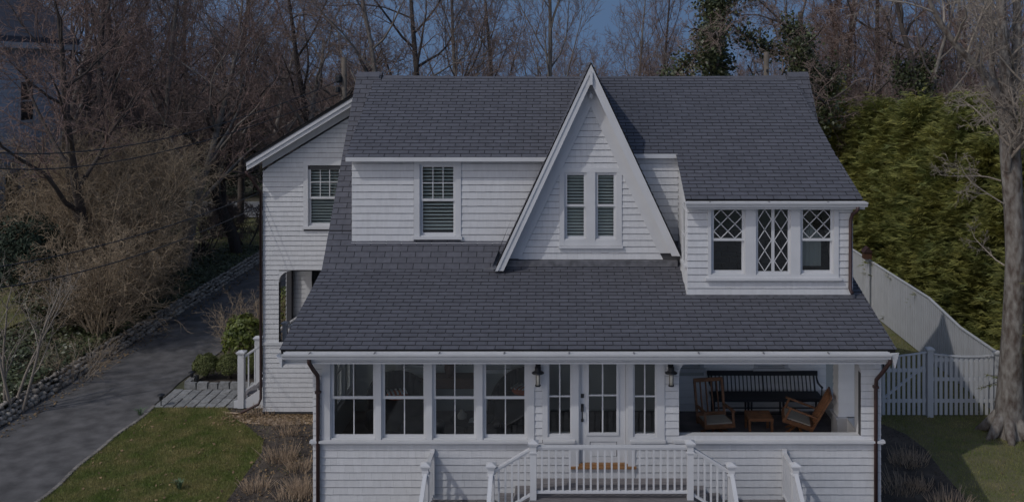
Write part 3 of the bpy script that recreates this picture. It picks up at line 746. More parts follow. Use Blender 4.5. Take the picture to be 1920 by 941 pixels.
roof_field(wr, mpw, math.hypot(xb-xa,.61*(xb-xa)), lambda s: 23.95, lambda s: 31.5, seed=25)
MB().prism([(xb,RKO(xb)-.05),(xb,RKO(xb)+.09),(-2.2,RKO(xb)-1.55),(-2.2,RKO(xb)-1.69)],24.3,31.5).build('wing_roof','roof',house)
wl = MB(leftw(WX0)).grid(WY+.141,31.3,0,ZR,-.14,0,[(WY+.35,26.5,.9,3.7)]).build('wing_side_wall','backing',house)
siding(wl, leftw(WX0), .1, ZR, lambda z: WY, lambda z: 31.3, [(WY+.35,26.5,.9,3.7)], e=.127, seed=103, zref=.10)
wb = MB(front(26.7)).box(-7.85,-4.9,-.1,0,.9,3.75).build('wing_porch_wall','backing',house)
siding(wb, front(26.7), 1.0, 3.72, lambda z: -7.85, lambda z: -5.0, [(-7.42,-6.2,1.0,3.75)], e=.127, seed=105)
MB(front(26.7)).grid(-7.42,-6.2,1.0,3.7,.002,.04,[(-7.25,-6.4,1.7,3.55)]).build('porch_window_casing','white',house)
pw_ = MB(front(26.7)).box(-7.25,-6.4,.003,.02,2.58,2.62).build('porch_window_bar','white',house); pane(pw_, front(26.7), -7.25,-6.4,1.7,3.55,.004,'oldglass')
MB().box(WX0+.14,-4.9,WY+.141,26.7,.95,1.05).build('wing_porch_floor','deck',house)
MB().box(WX0+.02,-4.9,WY+.141,26.7,3.76,3.82).build('wing_porch_ceiling','white',house)
xs = WX0-.05; downspout([(xs-.28,24.12,wz(315)-.05),(xs-.22,24.2,wz(320)-.1),(xs,24.42,wz(345)-.2),(xs,24.44,wz(360)),(xs,24.44,.45),(xs-.05,24.40,.32),(xs-.45,24.2,.16)],.035)

# ================================================================== FRONT STOOP AND STAIRS
def post(parent, x, y, z0, z1, w=.115, sleeve=True):
    p = MB().box(x-w/2,x+w/2,y-w/2,y+w/2,z0,z1-.07).build('newel_post','white',parent)
    c = MB(); a = w/2+.035
    c.box(x-a+.015,x+a-.015,y-a+.015,y+a-.015,z1-.10,z1-.07); c.box(x-a,x+a,y-a,y+a,z1-.07,z1-.045)
    c.add([(x-a,y-a,z1-.045),(x+a,y-a,z1-.045),(x+a,y+a,z1-.045),(x-a,y+a,z1-.045),(x,y,z1)],[(0,1,4),(1,2,4),(2,3,4),(3,0,4)])
    c.build('post_cap','white',p)
    if sleeve:
        t = MB(); b = w/2+.018
        t.box(x-b,x+b,y-b,y+b,z1-.235,z1-.21); t.build('post_collar','white',p)
        if z1-z0 > .8:
            MB().box(x-b,x+b,y-b,y+b,z0,z0+.19).build('post_base','white',p)
    return p
def railing(parent, p, q, h0, h1, n, rail_w=.075):
    """p,q: points at floor level; h0 bottom rail height, h1 top rail height"""
    P, Q = Vector(p), Vector(q)
    up = Vector((0,0,1))
    t = MB(); t.bar(P+up*h1, Q+up*h1, rail_w, .035); t.bar(P+up*(h1-.033), Q+up*(h1-.033), rail_w*.62, .032); t.build('handrail','white',parent)
    b = MB(); b.bar(P+up*h0, Q+up*h0, .06, .04); b.build('bottom_rail','white',parent)
    for i in range(n):
        c = P+(Q-P)*((i+.75)/(n+.5))
        MB().box(c.x-.0165,c.x+.0165,c.y-.0165,c.y+.0165,c.z+h0+.015,c.z+h1-.045).build('baluster','white',parent)
DKZ = 1.20
st = thing('front_stairs', 'white railed front landing with stairs down both sides, before the front door', 'stairs', (.42, 17.4, 0))
PYD = 17.10
xa, xb = (1000-PXC)*PYD/F, (1294-PXC)*PYD/F
ZL = .79
xl0, xl1 = (798-PXC)*PYD/F, (921-PXC)*PYD/F
xr0, xr1 = (1371-PXC)*PYD/F, (1491-PXC)*PYD/F
for x in (xa, xb): post(st, x, PYD, .85, 2.28)
for x in (xl0, xl1, xr0, xr1): post(st, x, PYD, .62, 1.87)
railing(st, (xa+.06,PYD,DKZ), (xb-.06,PYD,DKZ), .13, .95, 21)
# landing boards, one by one
y = 17.02; k = 0
while y < 17.96:
    y1 = min(y+.135, 17.968); MB().box(xa-.06, xb+.06, y, y1-.006, DKZ-.03, DKZ+.002*(k%2)).build('deck_board','deck',st); y += .135; k += 1
MB().box(xa-.10,xb+.10,16.965,17.015,DKZ-.035,DKZ-.004).build('deck_board','deck',st)
MB().box(xa-.05,xb+.05,17.00,17.03,.1,DKZ-.036).build('skirt','white',st)
MB().box(xa-.16,xb+.16,16.92,16.998,DKZ-.20,DKZ-.17).build('skirt_ledge','deck',st)
for sgn, xt, p0, p1 in ((-1, xa, xl1, xl0), (1, xb, xr0, xr1)):
    # two treads down to the side landing
    for i in range(2):
        z = DKZ-.137*(i+1); x0 = xt+sgn*(.06+i*.30); x1 = x0+sgn*.31
        for j in range(3): MB().box(min(x0,x1),max(x0,x1),17.06+j*.30,17.06+j*.30+.292,z-.03,z).build('tread','deck',st)
        MB().box(min(x0,x0+sgn*.02),max(x0,x0+sgn*.02),17.06,17.96,z-.137,z+.105).build('riser','white',st)
    railing(st, (xt+sgn*.06,PYD,DKZ-.02), (p0-sgn*.05,PYD,ZL+.0), .10, .93, 5)
    # side landing
    lo, hi = sorted((p0-sgn*.02, p1+sgn*.06)); n = 7
    for i in range(n):
        a = lo+(hi-lo)*i/n; MB().box(a,a+(hi-lo)/n-.006,17.03,17.965,ZL-.03,ZL+.002*(i%2)).build('deck_board','deck',st)
    MB().box(lo,hi,17.0,17.03,.02,ZL-.03).build('skirt','white',st)
    railing(st, (p1,PYD+.06,ZL), (p1,17.95,ZL), .10, .90, 6)
    MB().box(p1-.045,p1+.045,17.925,17.975,ZL+.05,ZL+.97).build('wall_post','white',st)
    # flight down towards the street
    for i in range(4):
        z = ZL-.158*(i+1); ya = 17.0-.28*i
        if z > .05:
            for j in range(3):
                w_ = (hi-lo)/3; MB().box(lo+j*w_,lo+(j+1)*w_-.006,ya-.29,ya,z-.03,z).build('tread','deck',st)
        MB().box(lo,hi,ya-.018,ya-.001,z,z+.127).build('riser','white',st)
    for px_ in (p0, p1):
        railing(st, (px_,PYD-.06,ZL-.02), (px_,15.90,.06), .10, .90, 8)
        post(st, px_, 15.85, .0, 1.12)
        MB().prism_x([(17.03,.02),(17.03,ZL-.03),(15.85,.06),(15.85,.02)], px_-.02,px_+.02).build('stringer','white',st)

# ================================================================== SIDE STEPS OF THE WING
ss = thing('side_steps', 'white railed wooden side steps climbing to the wing porch beside boxwoods', 'steps', (-8.4, 25.6, 0))
slope = .67
post(ss, -8.66, 25.0, 0.02, 1.55, w=.16, sleeve=False); post(ss, -7.50, 25.0, .6, 2.32, w=.12, sleeve=False); post(ss, -8.66, 26.35, .02, 1.55, w=.16, sleeve=False)
for y_ in (25.0, 26.35):
    railing(ss, (-8.60,y_,.36), (-7.0,y_,.36+1.6*slope), .10, 1.02, 9)
for i in range(5):
    x0 = -8.80+i*.27; z = .19+i*.18
    MB().box(x0,x0+.29,25.02,26.34,z-.03,z).build('tread','deck',ss)
    MB().box(x0+.015,x0+.035,25.02,26.34,z-.18,z-.03).build('riser','white',ss)
MB().prism([(-8.85,.02),(-7.3,.02),(-7.3,1.0),(-7.45,1.0),(-8.55,.25),(-8.85,.2)], 24.96,25.01).build('stringer','white',ss)

# ================================================================== LANTERNS
def lantern(x, label):
    L = thing('wall_lantern', label, 'lantern', (x, 17.88, ZF(720)), group='lanterns flanking the front door')
    yb = 17.86; z0 = ZF(719)
    MB().lathe([(.052,0),(.055,.02),(.052,.026)], (x,yb,z0), 14).build('lantern_base','black',L)
    MB().lathe([(.042,.026),(.042,.235)], (x,yb,z0), 14).build('glass_chimney','frost',L, smooth=True)
    for k in range(4):
        t = math.pi/4+k*math.pi/2; MB().box(x+.047*math.cos(t)-.005,x+.047*math.cos(t)+.005,yb+.047*math.sin(t)-.005,yb+.047*math.sin(t)+.005,z0+.02,z0+.25).build('cage_bar','black',L)
    MB().lathe([(.05,.232),(.115,.245),(.12,.255),(.075,.285),(.058,.30),(.058,.365),(.03,.375)], (x,yb,z0), 18).build('hood','black',L, smooth=True)
    MB().tube([(x,yb,z0+.37),(x,yb,z0+.45),(x,yb+.05,z0+.47),(x,17.965,z0+.46)],.009,6).build('hanger','black',L)
    MB().box(x-.05,x+.05,17.945,17.972,z0+.30,z0+.52).build('wall_plate','black',L)
lantern(U(1009), 'black wall lantern between the wide row of porch windows and a sidelight')
lantern(U(1257), 'black wall lantern on the shingled pillar of the open porch')

# ================================================================== OPEN PORCH FURNITURE
def spindle_bench():
    x0, x1 = bu(1330)*20.7/BY, bu(1533)*20.7/BY
    b = thing('long_bench', 'long black spindle back bench against the porch wall', 'bench', ((x0+x1)/2, 20.6, FL))
    z = FL
    MB().box(x0,x1,20.28,20.72,z+.46,z+.50).build('seat','blackpaint',b)
    MB().box(x0-.01,x1+.01,20.24,20.30,z+.43,z+.505).build('seat_edge','blackpaint',b)
    MB().bar((x0-.03,20.83,z+.86),(x1+.03,20.83,z+.86),.03,.10).build('top_rail','blackpaint',b)
    n = 27
    for i in range(n):
        x = x0+.06+(x1-x0-.12)*i/(n-1); MB().tube([(x,20.69,z+.50),(x,20.82,z+.82)],.013 if i % 13 else .02,6).build('spindle','blackpaint',b)
    for x in (x0, x1):
        MB().tube([(x,20.81,z+.84),(x,20.78,z+.76),(x,20.66,z+.69),(x,20.45,z+.70),(x,20.32,z+.71)],[.018,.02,.022,.022,.024],8).build('arm','blackpaint',b)
        MB().tube([(x,20.36,z+.50),(x,20.36,z+.70)],.015,8).build('arm_post','blackpaint',b)
    for f in (.02,.33,.36,.65,.68,.98):
        x = x0+(x1-x0)*f
        for y_ in (20.33,20.66): MB().tube([(x,y_,z),(x,y_,z+.46)],[.018,.024],8).build('leg','blackpaint',b)
    for zz in (.14,.27): MB().bar((x0+.05,20.33,z+zz),(x1-.05,20.33,z+zz),.02,.025).build('stretcher','blackpaint',b)
spindle_bench()
def swivel_chair(label, loc, rz, tilt):
    c = thing('swivel_rocker', label, 'chair', loc, rz, group='teak swivel rockers on the porch', world=False)
    T = Matrix.Rotation(tilt, 4, 'X')
    def tb(mb): mb.v = [tuple((T @ Vector((p[0],p[1],p[2]-.22)))+Vector((0,0,.22))) for p in mb.v]; return mb
    W = .32
    for a in range(5):                                   # five-armed foot
        t = a*2*math.pi/5+.3; MB().bar((.03*math.cos(t),.03*math.sin(t),.15),(.30*math.cos(t),.30*math.sin(t),.02),.045,.035).build('foot','teak',c)
    MB().lathe([(.06,.10),(.06,.20)],(0,0,0),10).build('pedestal','black',c)
    s = MB(); s.box(-W,W,-.34,-.29,.21,.29); s.box(-W,W,.22,.27,.21,.29); s.box(-W,-W+.045,-.29,.22,.21,.29); s.box(W-.045,W,-.29,.22,.21,.29); tb(s).build('seat_frame','teak',c)
    tb(MB().box(-W+.05,W-.05,-.30,.22,.255,.315)).build('cushion','cushion',c)
    for x in (-W+.02,W-.02):
        tb(MB().bar((x,.25,.15),(x,.46,.98),.042,.05,up=(1,0,0))).build('back_post','teak',c)
        tb(MB().bar((x,-.30,.27),(x,-.25,.52),.042,.042,up=(0,1,0))).build('arm_post','teak',c)
        tb(MB().bar((x,-.33,.535),(x,.34,.50),.06,.03)).build('armrest','teak',c)
    tb(MB().bar((-W,.465,.985),(W,.465,.985),.035,.075)).build('top_rail','teak',c)
    tb(MB().bar((-W+.03,.29,.33),(W-.03,.29,.33),.03,.07)).build('lower_rail','teak',c)
    for i in range(4):
        x = -W+.02+(2*W-.04)*(i+1)/5; tb(MB().bar((x,.295,.35),(x,.455,.96),.055,.018,up=(1,0,0))).build('back_slat','teak',c)
    return c
swivel_chair('teak swivel rocker facing the street, slatted back against the black bench', (bu(1341)*19.6/BY, 19.60, FL), R(9), R(-3))
swivel_chair('teak swivel rocker turned sideways and tipped back beside the porch column', (bu(1497)*19.66/BY, 19.70, FL), R(-101), R(-15))
tx0, tx1 = (1403-PXC)*19.5/F, (1450-PXC)*19.5/F
tt = thing('side_table', 'small square teak side table between the two rockers', 'table', ((tx0+tx1)/2, 19.7, FL))
s = MB(); n = 6
for i in range(n): MB().box(tx0+.04+(tx1-tx0-.08)*i/n,tx0+.04+(tx1-tx0-.08)*(i+1)/n-.004,19.51,19.91,FL+.335,FL+.355).build('top_slat','teak',tt)
f = MB(); f.box(tx0,tx0+.04,19.47,19.95,FL+.30,FL+.356); f.box(tx1-.04,tx1,19.47,19.95,FL+.30,FL+.356); f.box(tx0+.04,tx1-.04,19.47,19.51,FL+.30,FL+.356); f.box(tx0+.04,tx1-.04,19.91,19.95,FL+.30,FL+.356); f.build('top_frame','teak',tt)
for x in (tx0+.03,tx1-.03):
    for y_ in (19.50,19.92): MB().box(x-.025,x+.025,y_-.025,y_+.025,FL,FL+.30).build('leg','teak',tt)

# ================================================================== SUN ROOM FURNITURE (seen through the glass)
def tub_chair(label, x, y, rz, w=.55):
    c = thing('tub_chair', label, 'armchair', (x,y,FL), rz, group='dark tub chairs in the sun room', world=False)
    n = 14; b = MB()
    for k in range(n):
        t0 = R(-20)+R(220)*k/n; t1 = R(-20)+R(220)*(k+1)/n
        hf = lambda t: .42+.42*max(0, math.sin(t))**.7
        P = lambda r, t, z: (r*math.cos(t), r*math.sin(t), z)
        b.hexa([P(w*.74,t0,.12),P(w,t0,.12),P(w,t1,.12),P(w*.74,t1,.12),P(w*.80,t0,hf(t0)),P(w*.98,t0,hf(t0)-.02),P(w*.98,t1,hf(t1)-.02),P(w*.80,t1,hf(t1))])
    b.build('backrest','dark',c,smooth=True)
    MB().lathe([(w*.70,.12),(w*.76,.16),(w*.76,.40),(w*.66,.45)],(0,0,0),20).build('seat','dark',c,smooth=True)
    for k in range(4): t = math.pi/4+k*math.pi/2; MB().tube([(w*.6*math.cos(t),w*.6*math.sin(t),0),(w*.55*math.cos(t),w*.55*math.sin(t),.13)],.025,8).build('leg','brownwood',c)
    cu = MB().lathe([(.05,0),(.19,.03),(.21,.06),(.19,.09),(.05,.12)],(0,.18,.46),16).build('cushion','orange',c,smooth=True)
    for k in range(5): MB().box(-.18+k*.08,-.15+k*.08,.03,.34,.565,.585).build('stripe','curtain',c)
    c.scale = (1.12,1.12,1.28)
tub_chair('dark tub chair with striped orange cushion behind the porch windows nearest the downspout', -3.55, 19.8, R(20), .62)
tub_chair('dark tub chair behind the porch window beside the front door sidelight', -1.05, 20.1, R(-25), .60)
ot = thing('ottoman', 'low dark ottoman on the sun room floor', 'ottoman', (-2.95,19.15,FL)); 
MB().lathe([(.40,.10),(.45,.14),(.45,.36),(.36,.42)],(-2.95,19.15,FL),22).build('cushion','dark',ot,smooth=True)
for k in range(4): t=math.pi/4+k*math.pi/2; MB().tube([(-2.95+.3*math.cos(t),19.15+.3*math.sin(t),FL),(-2.95+.3*math.cos(t),19.15+.3*math.sin(t),FL+.12)],.022,8).build('leg','brownwood',ot)
cf = thing('coffee_table', 'round dark coffee table behind the third porch window', 'table', (-1.95,19.3,FL))
MB().lathe([(.42,.40),(.45,.41),(.45,.43),(.42,.44)],(-1.95,19.3,FL),24).build('table_top','dark',cf)
for k in range(3): t=k*2*math.pi/3; MB().tube([(-1.95+.3*math.cos(t),19.3+.3*math.sin(t),FL),(-1.95+.2*math.cos(t),19.3+.2*math.sin(t),FL+.41)],.02,8).build('leg','dark',cf)
ob = tag(MB().lathe([(.02,0),(.09,.03),(.10,.10),(.05,.16),(.04,.2)],(-2.15,19.2,FL+.44),12).build('ceramic_vase','cushion',None,smooth=True),'small pale vase standing on the round coffee table','vase')
bk_ = thing('magazine_stack','pale magazines lying on the round coffee table','magazines',(-1.85,19.15,FL+.44))
for k in range(3): MB().box(-2.0+.02*k,-1.72+.02*k,19.03,19.22,FL+.44+.012*k,FL+.451+.012*k).build('magazine','curtain',bk_)
tray = thing('tray','dark oval tray with hooped handle on the coffee table','tray',(-1.78,19.42,FL+.44))
MB().lathe([(.10,0),(.13,.01),(.14,.035),(.125,.035),(.10,.012)],(-1.78,19.42,FL+.44),16).build('tray_base','dark',tray)
MB().tube([(-1.78+.11*math.cos(t),19.42,FL+.46+.16*math.sin(t)) for t in [math.pi*k/10 for k in range(11)]],.012,6).build('handle','dark',tray)
cs = thing('console_table','brown wooden console table against the sun room back wall','table',(bu(852)*20.6/BY,20.65,FL))
cx = bu(852)*20.6/BY
MB().box(cx-.62,cx+.62,20.42,20.86,FL+.82,FL+.86).build('table_top','brownwood',cs); MB().box(cx-.58,cx+.58,20.45,20.84,FL+.64,FL+.82).build('apron','brownwood',cs)
for x in (cx-.56,cx+.56):
    for y_ in (20.47,20.82): MB().box(x-.03,x+.03,y_-.03,y_+.03,FL,FL+.64).build('leg','brownwood',cs)
vs_ = tag(MB().lathe([(.06,0),(.10,.05),(.12,.2),(.08,.36),(.10,.46),(.15,.5)],(cx-.1,20.6,FL+.86),14).build('brown_urn','brownwood',None,smooth=True),'dark brown urn standing on the console table','urn')
sg = thing('wall_sign','pale wall sign with dark lettering above the console table','sign',(cx,20.88,FL+1.0))
MB().box(cx-.62,cx+.62,20.865,20.893,FL+.93,FL+1.25).build('board','curtain',sg)
fc = bpy.data.curves.new('lettering','FONT'); fc.body = 'VINEYARD HAVEN'; fc.size = .145; fc.align_x = 'CENTER'; fc.extrude = .002
fo = bpy.data.objects.new('lettering_curve',fc); COL.objects.link(fo)
dg = bpy.context.evaluated_depsgraph_get(); lm = bpy.data.meshes.new_from_object(fo.evaluated_get(dg)); bpy.data.objects.remove(fo)
lo_ = bpy.data.objects.new('lettering', lm); lm.materials.clear(); lm.materials.append(MT['dark']); COL.objects.link(lo_); lo_.rotation_euler = (R(90),0,0); place(lo_,(cx,20.862,FL+1.03),sg)
lp = thing('table_lamp','table lamp with brown cone shade in the sun room','lamp',(bu(783)*20.5/BY,20.5,FL))
lx = bu(787)*20.5/BY
MB().lathe([(.16,0),(.16,.02),(.015,.04),(.015,.62),(.03,.64)],(lx,20.5,FL),12).build('stem','dark',lp); MB().lathe([(.17,.62),(.07,.84)],(lx,20.5,FL),16).build('lamp_shade','brownwood',lp)

# ================================================================== FENCES
GY_ = 24.4
fu = lambda x: (x-PXC)*GY_/F
fzt = lambda y: CAMZ-(y-PYC)*GY_/F
def picket(parent, x0,x1,y,z0,zl,zr,t=.022, name='picket'):
    MB().add([(x0,y,z0),(x1,y,z0),(x1,y+t,z0),(x0,y+t,z0),(x0,y,zl),(x1,y,zr),(x1,y+t,zr),(x0,y+t,zl)],[(3,2,1,0),(4,5,6,7),(0,1,5,4),(1,2,6,5),(2,3,7,6),(3,0,4,7)]).build(name,'white',parent)
def fpost(parent, x, y, z1, w=.15):
    p = MB().box(x-w/2,x+w/2,y-w/2,y+w/2,0,z1-.09).build('fence_post','white',parent); a = w/2+.03
    c = MB().box(x-a,x+a,y-a,y+a,z1-.09,z1-.05); c.add([(x-a,y-a,z1-.05),(x+a,y-a,z1-.05),(x+a,y+a,z1-.05),(x-a,y+a,z1-.05),(x,y,z1)],[(0,1,4),(1,2,4),(2,3,4),(3,0,4)]); c.build('post_cap','white',p)
def scallop(parent, x0, x1, za, zm, zb, n, rails=(.38,.95), brace=False, gap=.42):
    ztop = lambda t: za*(1-t)+zb*t-(za*.5+zb*.5-zm)*4*t*(1-t)
    pitch = (x1-x0)/n
    for i in range(n):
        a = x0+i*pitch+pitch*gap/2; b = x0+(i+1)*pitch-pitch*gap/2
        picket(parent, a, b, GY_-.012, .05, ztop((a-x0)/(x1-x0)), ztop((b-x0)/(x1-x0)))
    for z in rails: MB().box(x0,x1,GY_+.0105,GY_+.045,z,z+.09).build('rail','white',parent)
    m = MB(); K = 14
    for i in range(K):
        t0, t1 = i/K, (i+1)/K; m.bar((x0+(x1-x0)*t0,GY_,ztop(t0)+.015),(x0+(x1-x0)*t1,GY_,ztop(t1)+.015),.07,.03)
    m.build('cap_rail','white',parent)
    if brace: MB().bar((x0+.05,GY_+.03,.45),(x1-.05,GY_+.03,1.30),.03,.10,up=(0,1,0)).build('brace','white',parent)
gt = thing('picket_gate','white picket gate with diagonal brace and black latch beside the house','gate',(fu(1697),GY_,0))
scallop(gt, fu(1652), fu(1737), fzt(671), fzt(667), fzt(661), 9, rails=(.36,1.15), brace=True)
MB().box(fu(1656)-.02,fu(1656)+.02,GY_-.04,GY_-.013,1.16,1.40).build('latch','black',gt)
pf = thing('picket_fence','white picket fence panel with scalloped top between gate post and big tree','fence',(fu(1806),GY_,0))
fpost(pf, fu(1743), GY_, fzt(649)); fpost(pf, fu(1871), GY_, fzt(656))
scallop(pf, fu(1750), fu(1864), fzt(664), fzt(669), fzt(667), 12, rails=(.36,.92,1.42))
pf2 = thing('picket_fence','white picket fence panel between the gate and the house wall','fence',(fu(1580),GY_,0))
fpost(pf2, fu(1646), GY_, fzt(662)); scallop(pf2, 5.95, fu(1640), fzt(668), fzt(672), fzt(668), 19, rails=(.36,1.2))
sf = thing('board_fence','tall white board fence running back along the cedar hedge','fence',(11.18,30,0))
FXX = 11.18; y = GY_+.1; i = 0
hf = lambda y: (1.62 if y < 26.6 else 1.62+.30*min(1,(y-26.6)/2.5)) 
while y < 41:
    wd = .115; MB().hexa([(FXX-.012,y,.04),(FXX+.012,y,.04),(FXX+.012,y+wd,.04),(FXX-.012,y+wd,.04),(FXX-.012,y,hf(y)),(FXX+.012,y,hf(y)),(FXX+.012,y+wd,hf(y+wd)),(FXX-.012,y+wd,hf(y+wd))]).build('fence_board','white',sf); y += wd+.042; i += 1
y = GY_+.1
while y < 40.5:
    MB().bar((FXX,y,hf(y)+.018),(FXX,y+2.3,hf(y+2.3)+.018),.08,.035).build('cap_rail','white',sf)
    MB().box(FXX+.013,FXX+.05,y,y+2.3,.35,.44).build('rail','white',sf); MB().box(FXX+.013,FXX+.05,y,y+2.3,1.25,1.34).build('rail','white',sf); y += 2.3
MB().box(FXX-.09,FXX+.09,35.0,35.18,0,2.15).build('fence_post','white',sf)
bh = thing('birdhouse','little red-brown birdhouse on a white post at the far fence','birdhouse',(11.0,34.6,0))
MB().box(10.95,11.05,34.5,34.6,0,2.05).build('post','white',bh); b=MB().box(10.86,11.14,34.42,34.70,2.05,2.30); b.build('box','brownwood',bh); MB().prism([(10.82,2.30),(11.18,2.30),(11.0,2.50)],34.38,34.74).build('roof','copper',bh)
lb = MB().hexa([(10.75,23.9,.0),(11.35,24.0,.0),(11.35,24.03,.0),(10.75,23.93,.0),(10.80,23.9,.05),(11.35,24.0,.72),(11.35,24.03,.72),(10.80,23.93,.05)]).build('slanted_board','white'); tag(lb,'slanted pale board at the foot of the big tree','board')

# ================================================================== GROUND
def sstep(a, b, x): t = np.clip((x-a)/(b-a), 0, 1); return t*t*(3-2*t)
BX = -14.30                                     # foot of the stone edging
def gh(x, y):
    x = np.asarray(x, float); y = np.asarray(y, float); t = BX-.12-x
    h = .40*sstep(0, .22, t)+.55*sstep(.2, 3.6, t)+.5*sstep(4, 14, t)
    h = h*(1-sstep(38, 50, y))
    return h+.05*np.sin(x*.9+y*.6)*sstep(.5, 3, t)
def sheet(name, poly, z, mat, k='structure'):
    o = MB().add([(p[0],p[1],z) for p in poly],[tuple(range(len(poly)))]).build(name, mat, recenter=False); kind(o,k); return o
xs_ = np.concatenate([np.linspace(-400,-60,18),np.linspace(-55,-24,14),np.arange(-22,-15.2,.4),np.arange(-15.2,-14.2,.08),np.array([-14,-12,-9,-6,0,6,12,20,40,80,150,400])])
ys_ = np.concatenate([np.linspace(-60,10,8),np.arange(12,60,1.2),np.linspace(62,150,18),np.array([200,300,500])])
gx_, gy_ = np.meshgrid(xs_, ys_); V = np.stack([gx_.ravel(), gy_.ravel(), gh(gx_, gy_).ravel()-.02], 1)
nx, ny = len(xs_), len(ys_); I = np.arange(nx*ny).reshape(ny, nx)
Fq = np.stack([I[:-1,:-1].ravel(), I[:-1,1:].ravel(), I[1:,1:].ravel(), I[1:,:-1].ravel()], 1)
raw('ground', V, Fq, 'ground', smooth=True, kind='structure')
DX0, DX1 = -14.25, -11.10
def wav(y, s, a=.04): return a*math.sin(y*1.3+s)+a*.6*math.sin(y*3.1+s*2)
dl = [(DX0-.08, y) for y in (5,70)]; dr = [(DX1+wav(y,1), y) for y in np.arange(5,50,.5)]
sheet('driveway', [(DX0-.15,5)]+dr+[(DX1,50),(-10.4,58),(-14.3,58)], .006, 'asphalt')
sheet('street', [(-120,-14),(120,-14),(120,8.0),(-120,8.0)], .006, 'bounce_paving'); sheet('bounce_sidewalk', [(-120,8.0),(120,8.0),(120,10.5),(-120,10.5)], .03, 'bounce_paving'); sheet('bounce_front_walk', [(-4.6,10.5),(5.6,10.5),(5.6,15.9),(-4.6,15.9)], .02, 'bounce_paving')  # unseen pale paving, added to bounce light onto the shaded front walls
sheet('rear_road', [(-40,57.2),(12,57.2),(12,64),(-40,64)], .010, 'gravel')
# front-left lawn, planting bed, right lawn and bed
edge = [GD(x,y) for x,y in ((300,765),(425,764),(436,782),(470,805),(494,826),(490,850),(462,888),(425,941))]
lawnL = [(DX1+.10+wav(y,1), y) for y in np.arange(8,25.05,.5)]
lawnL = lawnL+[edge[1]]+edge[2:]+[(-7.0,8)]
sheet('front_lawn', lawnL, .004, 'lawn')
bedL = [edge[1]]+edge[2:]+[(-7.05,8),(-4.6,8),(-4.6,24.5),(-9.0,24.9)]
sheet('planting_bed', bedL[::-1], .012, 'mulch')
sheet('straw_mulch', [(-9.1,24.75),(-8.8,24.35),(-8.2,23.9),(-7.4,23.75),(-6.4,23.9),(-4.9,23.7),(-4.9,24.5),(-8.5,24.6)], .020, 'straw')
lawnR = [(6.0,24.8)]+[GD(x,y) for x,y in ((1655,796),(1700,815),(1735,842),(1765,882),(1815,941))]+[(9.2,8),(40,8),(40,44),(6.0,44)]
sheet('side_lawn', lawnR, .004, 'lawn')
bedR = [(5.9,24.6)]+[GD(x,y) for x,y in ((1655,796),(1700,815),(1735,842),(1765,882),(1815,941))]+[(9.2,8),(4.5,8),(4.5,24.6)]
sheet('planting_bed', bedR[::-1], .010, 'mulch')
# left yard grass laid on the slope
gx_, gy_ = np.meshgrid(np.linspace(-34,-17.4,30), np.linspace(26,56.5,30)); V = np.stack([gx_.ravel(),gy_.ravel(),gh(gx_,gy_).ravel()+.02],1); I = np.arange(900).reshape(30,30)
raw('neighbour_lawn', V, np.stack([I[:-1,:-1].ravel(),I[:-1,1:].ravel(),I[1:,1:].ravel(),I[1:,:-1].ravel()],1), 'lawn', smooth=True, kind='structure')

gx_, gy_ = np.meshgrid(np.linspace(-17.4,-14.8,10), np.linspace(43,57,20)); V = np.stack([gx_.ravel(),gy_.ravel(),gh(gx_,gy_).ravel()+.02],1); I = np.arange(200).reshape(20,10)
raw('rear_lawn', V, np.stack([I[:-1,:-1].ravel(),I[:-1,1:].ravel(),I[1:,1:].ravel(),I[1:,:-1].ravel()],1), 'lawn', smooth=True, kind='structure')
def inside(poly, x, y):
    x = np.asarray(x); y = np.asarray(y); c = np.zeros(x.shape, bool); n = len(poly)
    for i in range(n):
        (x0,y0),(x1,y1) = poly[i][:2], poly[(i+1)%n][:2]
        if y0 == y1: continue
        m = ((y0 > y) != (y1 > y)) & (x < (x1-x0)*(y-y0)/(y1-y0)+x0); c ^= m
    return c
def blades(name, label_kind, P, Hh, W_, mat, lean=.5, parent=None):
    n = len(P); a = rng.uniform(0, 2*np.pi, n); h = Hh*rng.uniform(.5,1.2,n); l = rng.uniform(0, lean, n)*h; w_ = W_*rng.uniform(.7,1.3,n); b = rng.uniform(0,2*np.pi,n)
    dx, dy = np.cos(a)*w_/2, np.sin(a)*w_/2
    A = P+np.stack([dx,dy,np.zeros(n)],1); B = P-np.stack([dx,dy,np.zeros(n)],1); C = P+np.stack([np.cos(b)*l,np.sin(b)*l,h],1)
    V = np.stack([A,B,C],1).reshape(-1,3); Fc = np.arange(3*n).reshape(n,3)
    return raw(name, V, Fc, mat, parent, kind='stuff')
def scatter(poly, n, z=0.0, x0=None, x1=None, y0=None, y1=None):
    px = np.array([p[0] for p in poly]); py = np.array([p[1] for p in poly])
    x0 = px.min() if x0 is None else x0; x1 = px.max() if x1 is None else x1; y0 = py.min() if y0 is None else y0; y1 = py.max() if y1 is None else y1
    X = rng.uniform(x0,x1,n); Y = rng.uniform(y0,y1,n); m = inside(poly, X, Y)
    return np.stack([X[m],Y[m],np.full(m.sum(),z)],1)
P = scatter(lawnL, 150000, .0, y0=18.5); gl = blades('lawn_grass', '', P, .055, .012, 'grass', .8); tag(gl,'short green and tan grass of the front lawn','grass')
P = scatter(lawnR, 150000, .0, x1=18, y0=18, y1=32); gl = blades('lawn_grass', '', P, .055, .013, 'grass', .8); tag(gl,'short green grass of the side lawn by the fence','grass')
X = rng.uniform(-30,-14.8,75000); Y = rng.uniform(28,57,75000); m = (X < -17.2) | (Y > 43.5); X, Y = X[m], Y[m]; gl = blades('lawn_grass','',np.stack([X,Y,gh(X,Y)],1),.10,.03,'grass',.8); tag(gl,'grass of the neighbouring yard behind the ivy bank','grass')
